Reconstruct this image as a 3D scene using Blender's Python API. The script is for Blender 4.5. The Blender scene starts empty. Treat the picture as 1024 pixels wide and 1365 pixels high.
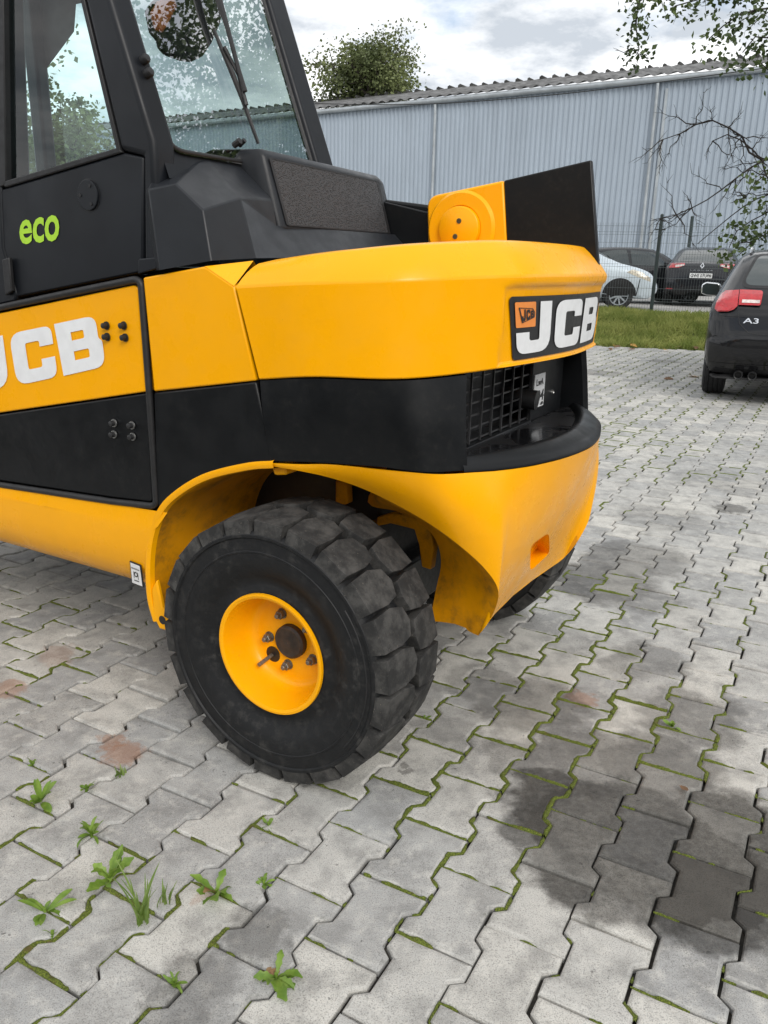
import bpy, bmesh, math, random
from math import sin, cos, pi, radians, sqrt, hypot, atan2
from mathutils import Vector, Matrix
from mathutils.geometry import tessellate_polygon
from mathutils.bvhtree import BVHTree

random.seed(7)
scene = bpy.context.scene
COL = scene.collection

# ------------------------------------------------------------------ camera
F_PX, CAM_H, PITCH, ROLL = 1077.979, 1.2120, 0.29987, 0.02165
LAT_TH, LAT_X, LAT_Y, LAT_P = -0.50233, 0.37605, 1.39250, 0.13962
cp, sp, cr, sr = cos(PITCH), sin(PITCH), cos(ROLL), sin(ROLL)
RW = Matrix(((cr, -sr, 0), (sr, cr, 0), (0, 0, 1))) @ Matrix(((1, 0, 0), (0, cp, -sp), (0, sp, cp))) @ Matrix(((1, 0, 0), (0, 0, -1), (0, 1, 0)))
EYE = Vector((0, 0, CAM_H))
cam_d = bpy.data.cameras.new('camera')
cam = bpy.data.objects.new('camera', cam_d)
COL.objects.link(cam)
rows = [RW[0], RW[1], RW[2]]
mw = Matrix((( rows[0][0], -rows[1][0], -rows[2][0], 0),
             ( rows[0][1], -rows[1][1], -rows[2][1], 0),
             ( rows[0][2], -rows[1][2], -rows[2][2], CAM_H),
             (0, 0, 0, 1)))
cam.matrix_world = mw
cam_d.sensor_fit = 'VERTICAL'
cam_d.sensor_height = 36.0
cam_d.sensor_width = 27.0
cam_d.lens = F_PX / 1365.0 * 36.0
cam_d.clip_start = 0.05
cam_d.clip_end = 2000
scene.camera = cam

# ------------------------------------------------------------------ sky and sun
SUN_EL, SUN_AZ = radians(36), radians(159)      # azimuth from +Y: behind the photographer, a little to the right
world = bpy.data.worlds.new('World')
scene.world = world
world.use_nodes = True
wn, wl = world.node_tree.nodes, world.node_tree.links
wn.clear()
w_out = wn.new('ShaderNodeOutputWorld')
w_bg = wn.new('ShaderNodeBackground')
w_sky = wn.new('ShaderNodeTexSky')
w_sky.sky_type = 'NISHITA'
w_sky.sun_disc = False
w_sky.sun_elevation = SUN_EL
w_sky.sun_rotation = SUN_AZ
w_tc = wn.new('ShaderNodeTexCoord')
w_sep = wn.new('ShaderNodeSeparateXYZ')
wl.new(w_tc.outputs['Generated'], w_sep.inputs[0])
w_abs = wn.new('ShaderNodeMath'); w_abs.operation = 'ABSOLUTE'
wl.new(w_sep.outputs[2], w_abs.inputs[0])
w_add = wn.new('ShaderNodeMath'); w_add.operation = 'ADD'; w_add.inputs[1].default_value = 0.22
wl.new(w_abs.outputs[0], w_add.inputs[0])
w_div = wn.new('ShaderNodeVectorMath'); w_div.operation = 'DIVIDE'
w_comb = wn.new('ShaderNodeCombineXYZ')
for i in range(3):
    wl.new(w_add.outputs[0], w_comb.inputs[i])
wl.new(w_tc.outputs['Generated'], w_div.inputs[0])
wl.new(w_comb.outputs[0], w_div.inputs[1])
def w_noise(scale, detail, rough, off):
    mp = wn.new('ShaderNodeMapping'); mp.inputs['Location'].default_value = off
    wl.new(w_div.outputs[0], mp.inputs[0])
    n = wn.new('ShaderNodeTexNoise'); n.inputs['Scale'].default_value = scale
    n.inputs['Detail'].default_value = detail; n.inputs['Roughness'].default_value = rough
    wl.new(mp.outputs[0], n.inputs['Vector'])
    return n
n_cov = w_noise(2.1, 7, 0.55, (3.1, 1.7, 0.4))
n_shade = w_noise(2.6, 9, 0.60, (7.3, 2.2, 5.0))
r_cov = wn.new('ShaderNodeValToRGB')
r_cov.color_ramp.elements[0].position = 0.30; r_cov.color_ramp.elements[0].color = (0.25, 0.25, 0.25, 1)
r_cov.color_ramp.elements[1].position = 0.42
wl.new(n_cov.outputs['Fac'], r_cov.inputs[0])
r_sh = wn.new('ShaderNodeValToRGB')
r_sh.color_ramp.elements[0].position = 0.37; r_sh.color_ramp.elements[0].color = (4.6, 5.0, 5.5, 1)
r_sh.color_ramp.elements[1].position = 0.58; r_sh.color_ramp.elements[1].color = (10.2, 10.25, 10.3, 1)
wl.new(n_shade.outputs['Fac'], r_sh.inputs[0])
w_mix = wn.new('ShaderNodeMix'); w_mix.data_type = 'RGBA'
wl.new(r_cov.outputs[0], w_mix.inputs[0])
wl.new(w_sky.outputs[0], w_mix.inputs[6])
wl.new(r_sh.outputs[0], w_mix.inputs[7])
wl.new(w_mix.outputs[2], w_bg.inputs[0])
w_bg.inputs[1].default_value = 0.1
wl.new(w_bg.outputs[0], w_out.inputs[0])

sun_d = bpy.data.lights.new('sun', 'SUN')
sun_d.energy = 1.5
sun_d.angle = radians(25)
sun_d.color = (1.0, 0.96, 0.9)
sun = bpy.data.objects.new('sun', sun_d)
COL.objects.link(sun)
sdir = Vector((sin(SUN_AZ) * cos(SUN_EL), cos(SUN_AZ) * cos(SUN_EL), sin(SUN_EL)))
sun.rotation_euler = sdir.to_track_quat('Z', 'Y').to_euler()
sun.location = (0, 0, 30)
scene.view_settings.view_transform = 'Standard'
scene.view_settings.look = 'None'
scene.view_settings.exposure = 0.50
scene.view_settings.gamma = 1.0

# ------------------------------------------------------------------ pixel helpers (photograph pixels -> places)
def ray(x, y):
    return RW.transposed() @ Vector(((x - 512) / F_PX, (y - 682.5) / F_PX, 1))
def gnd(x, y, z=0.0):
    d = ray(x, y)
    return EYE + d * ((z - CAM_H) / d.z)
def at_y(x, y, Y):
    d = ray(x, y)
    return EYE + d * (Y / d.y)
def proj(p):
    c = RW @ (Vector(p) - EYE)
    return (512 + F_PX * c.x / c.z, 682.5 + F_PX * c.y / c.z, c.z)
T_O = Vector((-0.265, 1.69, 0))
T_B = Vector((cos(radians(-30)), sin(radians(-30)), 0))
T_V = Vector((0.5, cos(radians(30)), 0))
def onv(x, y, v):
    d = ray(x, y)
    t = ((T_O - EYE).dot(T_V) + v) / d.dot(T_V)
    X = EYE + d * t - T_O
    return (X.dot(T_B), v, X.z)
def onu(x, y, u):
    d = ray(x, y)
    t = ((T_O - EYE).dot(T_B) + u) / d.dot(T_B)
    X = EYE + d * t - T_O
    return (u, X.dot(T_V), X.z)

# ------------------------------------------------------------------ material helpers
class NT:
    def __init__(self, name):
        self.m = bpy.data.materials.new(name)
        self.m.use_nodes = True
        self.n, self.l = self.m.node_tree.nodes, self.m.node_tree.links
        self.b = self.n['Principled BSDF']
        self._pos = None
    def node(self, t, **kw):
        nd = self.n.new(t)
        for k, v in kw.items():
            setattr(nd, k, v)
        return nd
    def put(self, a, sock):
        if hasattr(a, 'is_output') or isinstance(a, bpy.types.NodeSocket):
            self.l.new(a, sock)
        else:
            sock.default_value = a
    def pos(self):
        if self._pos is None:
            self._pos = self.node('ShaderNodeNewGeometry').outputs['Position']
        return self._pos
    def objc(self):
        return self.node('ShaderNodeTexCoord').outputs['Object']
    def noise(self, vec, scale, detail=4, rough=0.55, dist=0.0, col=False):
        nd = self.node('ShaderNodeTexNoise')
        self.put(vec, nd.inputs['Vector'])
        nd.inputs['Scale'].default_value = scale
        nd.inputs['Detail'].default_value = detail
        nd.inputs['Roughness'].default_value = rough
        nd.inputs['Distortion'].default_value = dist
        return nd.outputs['Color' if col else 'Fac']
    def ramp(self, f, a, b, ca=0.0, cb=1.0):
        nd = self.node('ShaderNodeMapRange')
        nd.interpolation_type = 'SMOOTHSTEP'
        self.put(f, nd.inputs[0])
        for i, v in enumerate((a, b, ca, cb)):
            nd.inputs[i + 1].default_value = v
        return nd.outputs[0]
    def math(self, op, a, b=0.0, clamp=False):
        nd = self.node('ShaderNodeMath', operation=op, use_clamp=clamp)
        self.put(a, nd.inputs[0]); self.put(b, nd.inputs[1])
        return nd.outputs[0]
    def mix(self, f, a, b, blend='MIX'):
        nd = self.node('ShaderNodeMix', data_type='RGBA', blend_type=blend)
        self.put(f, nd.inputs[0])
        for s, c in ((nd.inputs[6], a), (nd.inputs[7], b)):
            if isinstance(c, (tuple, list)):
                c = tuple(c) + ((1,) if len(c) == 3 else ())
            self.put(c, s)
        return nd.outputs[2]
    def bump(self, h, strength=0.3, dist=0.002):
        nd = self.node('ShaderNodeBump')
        nd.inputs['Strength'].default_value = strength
        nd.inputs['Distance'].default_value = dist
        self.put(h, nd.inputs['Height'])
        self.l.new(nd.outputs[0], self.b.inputs['Normal'])
    def base(self, c):
        if isinstance(c, (tuple, list)) and len(c) == 3:
            c = tuple(c) + (1,)
        self.put(c, self.b.inputs['Base Color'])
    def rough(self, r):
        self.put(r, self.b.inputs['Roughness'])

def simple(name, c, r=0.5, metal=0.0, var=0.12, scale=30, bump=0.0, bscale=200, coat=0.0, spec=0.5):
    t = NT(name)
    o = t.objc()
    n = t.noise(o, scale, 5, 0.6)
    dk = tuple(x * (1 - var) for x in c); lt = tuple(min(1, x * (1 + var)) for x in c)
    t.base(t.mix(t.ramp(n, 0.3, 0.7), dk, lt))
    t.rough(t.ramp(t.noise(o, scale * 2.3, 3), 0.3, 0.7, max(0.02, r - 0.06), min(1, r + 0.06)))
    t.b.inputs['Metallic'].default_value = metal
    t.b.inputs['Coat Weight'].default_value = coat
    t.b.inputs['Coat Roughness'].default_value = 0.12
    t.b.inputs['Specular IOR Level'].default_value = spec
    if bump:
        t.bump(t.noise(o, bscale, 3), bump, 0.001)
    return t.m

def paint(name, c, r, dust=0.25, grime=0.0):
    """brush-finished machine paint with faint orange peel, dust and scuffs"""
    t = NT(name)
    o = t.objc()
    big = t.ramp(t.noise(o, 3.5, 5, 0.6), 0.35, 0.75)
    fine = t.ramp(t.noise(o, 60, 6, 0.7), 0.45, 0.8)
    base = t.mix(t.math('MULTIPLY', big, 0.35), c, tuple(x * 0.86 for x in c))
    base = t.mix(t.math('MULTIPLY', t.math('MULTIPLY', fine, big), dust), base, (0.30, 0.27, 0.22))
    scr = t.ramp(t.noise(o, 130, 2, 0.5), 0.76, 0.79)
    base = t.mix(t.math('MULTIPLY', scr, 0.22), base, (0.05, 0.045, 0.04))
    t.base(base)
    if grime:
        gn = t.ramp(t.noise(o, 8, 7, 0.68), 0.38, 0.72)
        g2 = t.ramp(t.noise(o, 38, 5, 0.7), 0.42, 0.62)
        base2 = t.mix(t.math('MULTIPLY', gn, t.ramp(g2, 0, 1, grime * 0.55, grime)), base, (0.085, 0.052, 0.022))
        t.base(base2)
    t.rough(t.ramp(t.noise(o, 14, 4), 0.3, 0.75, r - 0.06, r + 0.12))
    t.b.inputs['Coat Weight'].default_value = 0.04
    t.b.inputs['Coat Roughness'].default_value = 0.18
    t.bump(t.noise(o, 180, 2), 0.05, 0.0008)
    return t.m

M = {}
M['yellow'] = paint('yellow_paint', (0.96, 0.420, 0.0002), 0.30, 0.04, 0.04)
M['yellow'].node_tree.nodes['Principled BSDF'].inputs['Specular IOR Level'].default_value = 0.26
M['black'] = paint('black_paint', (0.0048, 0.0055, 0.0065), 0.40, 0.05)
M['black'].node_tree.nodes['Principled BSDF'].inputs['Coat Weight'].default_value = 0.05
M['black'].node_tree.nodes['Principled BSDF'].inputs['Specular IOR Level'].default_value = 0.25
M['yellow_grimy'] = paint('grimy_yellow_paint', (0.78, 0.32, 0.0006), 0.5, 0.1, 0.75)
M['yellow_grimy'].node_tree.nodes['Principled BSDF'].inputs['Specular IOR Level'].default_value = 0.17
M['deck'] = None
M['plastic'] = simple('grained_black_plastic', (0.0140, 0.0160, 0.0195), 0.40, var=0.15, scale=9, bump=0.25, bscale=700, spec=0.32)
M['cab'] = simple('satin_black_cab_paint', (0.0085, 0.0100, 0.0130), 0.42, var=0.2, scale=5, bump=0.10, bscale=420, spec=0.28)
M['rubber'] = simple('black_rubber_trim', (0.013, 0.013, 0.014), 0.55, var=0.2)
M['white'] = simple('white_film', (0.78, 0.79, 0.80), 0.4, var=0.04)
M['green'] = simple('green_film', (0.40, 0.68, 0.03), 0.45, var=0.05)
M['orange'] = simple('orange_film', (0.80, 0.26, 0.05), 0.45, var=0.05)
M['darkfilm'] = simple('dark_film', (0.018, 0.018, 0.02), 0.4, var=0.1)
M['steel'] = simple('dull_steel', (0.42, 0.42, 0.41), 0.4, metal=0.9, var=0.2, scale=80)
M['blackmetal'] = simple('black_metal', (0.012, 0.012, 0.013), 0.45, metal=0.0, var=0.2)
M['chrome'] = simple('bright_metal', (0.75, 0.76, 0.78), 0.18, metal=1.0, var=0.05)
M['interior'] = simple('cab_interior_black', (0.012, 0.013, 0.015), 0.6, var=0.2, scale=12)

def make_deck():
    t = NT('wet_black_deck')
    o = t.objc()
    wet = t.ramp(t.noise(o, 7, 3, 0.5, 0.6), 0.46, 0.60)
    t.base(t.mix(wet, (0.014, 0.014, 0.015), (0.008, 0.008, 0.009)))
    t.rough(t.ramp(wet, 0, 1, 0.40, 0.13))
    t.bump(t.noise(o, 150, 3), 0.06, 0.001)
    return t.m
M['deck'] = make_deck()

def make_mesh_fabric():
    t = NT('perforated_black_mesh')
    o = t.objc()
    nd = t.node('ShaderNodeTexVoronoi'); nd.inputs['Scale'].default_value = 300
    mp = t.node('ShaderNodeMapping'); mp.inputs['Scale'].default_value = (1, 0.55, 1)
    t.l.new(o, mp.inputs[0]); t.l.new(mp.outputs[0], nd.inputs['Vector'])
    d = t.ramp(nd.outputs['Distance'], 0.15, 0.5)
    t.base(t.mix(d, (0.004, 0.004, 0.004), (0.045, 0.045, 0.048)))
    t.rough(0.6)
    t.bump(d, 0.9, 0.002)
    return t.m
M['mesh'] = make_mesh_fabric()

def make_tyre():
    t = NT('tyre_rubber')
    o = t.objc()
    dust = t.ramp(t.noise(o, 34, 8, 0.7), 0.47, 0.72)
    big = t.ramp(t.noise(o, 7, 4), 0.35, 0.7)
    c = t.mix(t.math('MULTIPLY', dust, t.ramp(big, 0, 1, 0.10, 0.42)), (0.0125, 0.0130, 0.0140), (0.105, 0.10, 0.092))
    t.base(c)
    t.rough(t.ramp(dust, 0, 1, 0.5, 0.82))
    t.b.inputs['Specular IOR Level'].default_value = 0.22
    t.bump(t.noise(o, 160, 5, 0.7), 0.25, 0.002)
    return t.m
M['tyre'] = make_tyre()
def make_tread():
    t = NT('dusty_tread_rubber')
    o = t.pos()
    dust = t.ramp(t.noise(o, 22, 6, 0.65), 0.38, 0.68)
    spk = t.ramp(t.noise(o, 300, 2, 0.5), 0.70, 0.74)
    c = t.mix(t.math('MULTIPLY', dust, 0.42), (0.027, 0.0268, 0.0265), (0.135, 0.130, 0.122))
    c = t.mix(t.math('MULTIPLY', spk, 0.35), c, (0.36, 0.31, 0.25))
    t.base(c)
    t.rough(0.82)
    t.b.inputs['Specular IOR Level'].default_value = 0.2
    t.bump(t.noise(o, 130, 6, 0.75), 0.25, 0.002)
    return t.m
M['tread'] = make_tread()
M['cartyre'] = simple('car_tyre_rubber', (0.016, 0.016, 0.017), 0.75, var=0.25, scale=40)

def make_glass(name, tint, refl=1.0):
    t = NT(name)
    t.n.remove(t.b)
    out = t.n['Material Output']
    tr = t.node('ShaderNodeBsdfTransparent'); tr.inputs[0].default_value = tuple(tint) + (1,)
    gl = t.node('ShaderNodeBsdfGlossy'); gl.inputs['Roughness'].default_value = 0.01
    fr = t.node('ShaderNodeFresnel'); fr.inputs[0].default_value = 1.52
    f2 = t.math('MULTIPLY', fr.outputs[0], refl, True)
    mx = t.node('ShaderNodeMixShader')
    t.l.new(f2, mx.inputs[0]); t.l.new(tr.outputs[0], mx.inputs[1]); t.l.new(gl.outputs[0], mx.inputs[2])
    t.l.new(mx.outputs[0], out.inputs[0])
    return t.m
M['glass'] = make_glass('green_tinted_cab_glass', (0.88, 0.96, 0.95), 6.2)
M['sideglass'] = make_glass('pale_green_door_glass', (0.80, 0.93, 0.925), 1.1)
M['carglass'] = simple('dark_car_glass', (0.035, 0.045, 0.045), 0.04, var=0.02, spec=0.9)

# ------------------------------------------------------------------ mesh helpers
def mesh_data(name, V, Fc, mat, smooth=None):
    me = bpy.data.meshes.new(name)
    me.from_pydata([tuple(v) for v in V], [], [tuple(f) for f in Fc])
    me.materials.append(mat)
    me.update()
    bm = bmesh.new(); bm.from_mesh(me)
    bmesh.ops.recalc_face_normals(bm, faces=bm.faces)
    bm.to_mesh(me); bm.free()
    if smooth is not None:
        me.polygons.foreach_set('use_smooth', [True] * len(me.polygons))
        me.set_sharp_from_angle(angle=radians(smooth))
    return me
def link(name, me, parent=None, mtx=None):
    o = bpy.data.objects.new(name, me)
    COL.objects.link(o)
    if parent is not None:
        o.parent = parent
    if mtx is not None:
        o.matrix_local = mtx
    return o
def add(name, V, Fc, mat, parent=None, smooth=None, bevel=0.0, segs=2, ang=28):
    if isinstance(mat, str):
        mat = M[mat]
    o = link(name, mesh_data(name, V, Fc, mat, smooth), parent)
    if bevel:
        b = o.modifiers.new('bevel', 'BEVEL')
        b.width = bevel; b.segments = segs; b.limit_method = 'ANGLE'; b.angle_limit = radians(ang)
        b.use_clamp_overlap = True
        b.harden_normals = False
        if smooth is None:
            o.data.polygons.foreach_set('use_smooth', [True] * len(o.data.polygons))
            o.data.set_sharp_from_angle(angle=radians(50))
    return o
def empty(name, loc=(0, 0, 0), rz=0.0, parent=None):
    o = bpy.data.objects.new(name, None)
    COL.objects.link(o)
    o.empty_display_size = 0.1
    o.location = loc; o.rotation_euler = (0, 0, rz)
    if parent is not None:
        o.parent = parent
    return o
def tag(o, label, cat=None, group=None, kind=None):
    if label: o['label'] = label
    if cat: o['category'] = cat
    if group: o['group'] = group
    if kind: o['kind'] = kind
    return o
def copy_tree(o, parent=None):
    c = o.copy(); COL.objects.link(c); c.parent = parent
    for ch in list(o.children):
        copy_tree(ch, c)
    return c

def box(x0, x1, y0, y1, z0, z1):
    V = [(x, y, z) for z in (z0, z1) for y in (y0, y1) for x in (x0, x1)]
    return V, [(0, 1, 3, 2), (4, 5, 7, 6), (0, 1, 5, 4), (2, 3, 7, 6), (0, 2, 6, 4), (1, 3, 7, 5)]
def join(*parts):
    V, Fc = [], []
    for v, f in parts:
        k = len(V); V += list(v); Fc += [tuple(i + k for i in q) for q in f]
    return V, Fc
def prism(poly, off):
    """closed solid from a 3D polygon pushed by the vector off"""
    n = len(poly)
    off = Vector(off)
    V = [Vector(p) for p in poly] + [Vector(p) + off for p in poly]
    Fc = [tuple(range(n)), tuple(range(2 * n - 1, n - 1, -1))]
    Fc += [(i, (i + 1) % n, n + (i + 1) % n, n + i) for i in range(n)]
    return V, Fc
def tube(path, r, n=8, cap=True):
    path = [Vector(p) for p in path]
    rs = r if isinstance(r, (list, tuple)) else [r] * len(path)
    V, Fc = [], []
    up = None
    for i, p in enumerate(path):
        t = (path[min(i + 1, len(path) - 1)] - path[max(i - 1, 0)]).normalized()
        if up is None:
            up = Vector((0, 0, 1)) if abs(t.z) < 0.9 else Vector((1, 0, 0))
        a = (up - t * up.dot(t)).normalized(); b = t.cross(a); up = a
        for k in range(n):
            q = 2 * pi * k / n
            V.append(p + (a * cos(q) + b * sin(q)) * rs[i])
    for i in range(len(path) - 1):
        for k in range(n):
            Fc.append((i * n + k, i * n + (k + 1) % n, (i + 1) * n + (k + 1) % n, (i + 1) * n + k))
    if cap:
        Fc.append(tuple(range(n))); Fc.append(tuple(range(len(V) - n, len(V))))
    return V, Fc
def lathe(prof, n=48, axis='y', closed=False):
    """prof: (a, r) pairs, a along the axis"""
    V, Fc = [], []
    for a, r in prof:
        for k in range(n):
            q = 2 * pi * k / n
            c, s = r * cos(q), r * sin(q)
            V.append((c, a, s) if axis == 'y' else ((a, c, s) if axis == 'x' else (c, s, a)))
    m = len(prof)
    for i in range(m if closed else m - 1):
        j = (i + 1) % m
        for k in range(n):
            Fc.append((i * n + k, i * n + (k + 1) % n, j * n + (k + 1) % n, j * n + k))
    return V, Fc
def grid_faces(nr, nc, wrap=False):
    return [(i * nc + j, i * nc + (j + 1) % nc, (i + 1) * nc + (j + 1) % nc, (i + 1) * nc + j)
            for i in range(nr - 1) for j in range(nc if wrap else nc - 1)]
def catmull(pts, n):
    """resample a polyline to n smooth points, even in length"""
    P = [Vector(p) for p in pts]
    dense = []
    for i in range(len(P) - 1):
        p0 = P[i - 1] if i else P[0] * 2 - P[1]
        p3 = P[i + 2] if i + 2 < len(P) else P[-1] * 2 - P[-2]
        p1, p2 = P[i], P[i + 1]
        for k in range(16):
            t = k / 16
            dense.append(0.5 * ((2 * p1) + (p2 - p0) * t + (2 * p0 - 5 * p1 + 4 * p2 - p3) * t * t + (3 * p1 - p0 - 3 * p2 + p3) * t ** 3))
    dense.append(P[-1])
    L = [0]
    for a, b in zip(dense, dense[1:]):
        L.append(L[-1] + (b - a).length)
    out, j = [], 0
    for k in range(n):
        s = L[-1] * k / (n - 1)
        while j < len(L) - 2 and L[j + 1] < s:
            j += 1
        f = 0 if L[j + 1] == L[j] else (s - L[j]) / (L[j + 1] - L[j])
        out.append(dense[j].lerp(dense[j + 1], min(1, max(0, f))))
    return out
def rpoly(pts, seg=5):
    """2D polygon; points (x, y) or (x, y, radius) for rounded corners"""
    out = []
    n = len(pts)
    for i, p in enumerate(pts):
        if len(p) == 2 or p[2] <= 0:
            out.append((p[0], p[1])); continue
        a = Vector(pts[i - 1][:2]); b = Vector(p[:2]); c = Vector(pts[(i + 1) % n][:2])
        da, dc = (a - b), (c - b)
        r = min(p[2], da.length * 0.49, dc.length * 0.49)
        s, e = b + da.normalized() * r, b + dc.normalized() * r
        for k in range(seg + 1):
            t = k / seg
            q = s * (1 - t) ** 2 + b * (2 * t * (1 - t)) + e * t * t
            out.append((q.x, q.y))
    return out
def flat_shape(loops, step=None, ystep=None):
    """triangulated 2D region (outer loop + holes), sliced so it can be bent"""
    L = [[Vector((p[0], p[1], 0)) for p in lp] for lp in loops]
    tri = tessellate_polygon(L)
    pts = [p for lp in L for p in lp]
    bm = bmesh.new()
    vs = [bm.verts.new(p) for p in pts]
    for t in tri:
        try:
            bm.faces.new([vs[i] for i in t])
        except ValueError:
            pass
    for ax, st in ((0, step), (1, ystep)):
        if not st:
            continue
        lo = min(p[ax] for p in pts); hi = max(p[ax] for p in pts)
        x = lo + st
        while x < hi - 1e-6:
            co = Vector((x, 0, 0)) if ax == 0 else Vector((0, x, 0))
            no = Vector((1, 0, 0)) if ax == 0 else Vector((0, 1, 0))
            bmesh.ops.bisect_plane(bm, geom=bm.verts[:] + bm.edges[:] + bm.faces[:], plane_co=co, plane_no=no, dist=1e-6)
            x += st
    bm.verts.index_update()
    V = [v.co.copy() for v in bm.verts]
    Fc = [tuple(v.index for v in f.verts) for f in bm.faces]
    bm.free()
    return V, Fc
def text_shape(txt, bold=0.0):
    """outline of a line of lettering, normalised to a unit box"""
    cu = bpy.data.curves.new('lettering', 'FONT')
    cu.body = txt; cu.offset = bold; cu.resolution_u = 3
    o = bpy.data.objects.new('lettering', cu)
    COL.objects.link(o)
    dg = bpy.context.evaluated_depsgraph_get()
    me = bpy.data.meshes.new_from_object(o.evaluated_get(dg))
    V = [v.co.copy() for v in me.vertices]; Fc = [tuple(p.vertices) for p in me.polygons]
    bpy.data.meshes.remove(me); bpy.data.objects.remove(o); bpy.data.curves.remove(cu)
    x0 = min(v.x for v in V); x1 = max(v.x for v in V); y0 = min(v.y for v in V); y1 = max(v.y for v in V)
    return [Vector(((v.x - x0) / (x1 - x0), (v.y - y0) / (y1 - y0), 0)) for v in V], Fc, (x1 - x0) / (y1 - y0)
LETTER = {
 'J': [rpoly([(0.60, 1), (0.93, 1), (0.93, 0, 0.34), (0, 0, 0.26), (0, 0.42), (0.32, 0.42), (0.32, 0.25, 0.06), (0.60, 0.25, 0.06)])],
 'C': [rpoly([(0, 0, 0.27), (0, 1, 0.27), (0.95, 1, 0.27), (0.95, 0.64), (0.64, 0.64), (0.64, 0.76, 0.05), (0.32, 0.76, 0.05), (0.32, 0.25, 0.05), (0.64, 0.25, 0.05), (0.64, 0.40), (0.95, 0.40), (0.95, 0, 0.27)])],
 'B': [rpoly([(0, 0), (0, 1), (0.90, 1, 0.24), (0.90, 0.56, 0.10), (0.98, 0.50, 0.06), (0.98, 0, 0.26)]),
       rpoly([(0.32, 0.62), (0.60, 0.62, 0.04), (0.60, 0.78, 0.04), (0.32, 0.78)]),
       rpoly([(0.32, 0.24), (0.66, 0.24, 0.04), (0.66, 0.41, 0.04), (0.32, 0.41)])],
}
def bilin(q, x, y):
    """unit square to a quad TL, TR, BR, BL (y up)"""
    TL, TR, BR, BL = [Vector(p) for p in q]
    return (BL * (1 - x) + BR * x) * (1 - y) + (TL * (1 - x) + TR * x) * y

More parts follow.
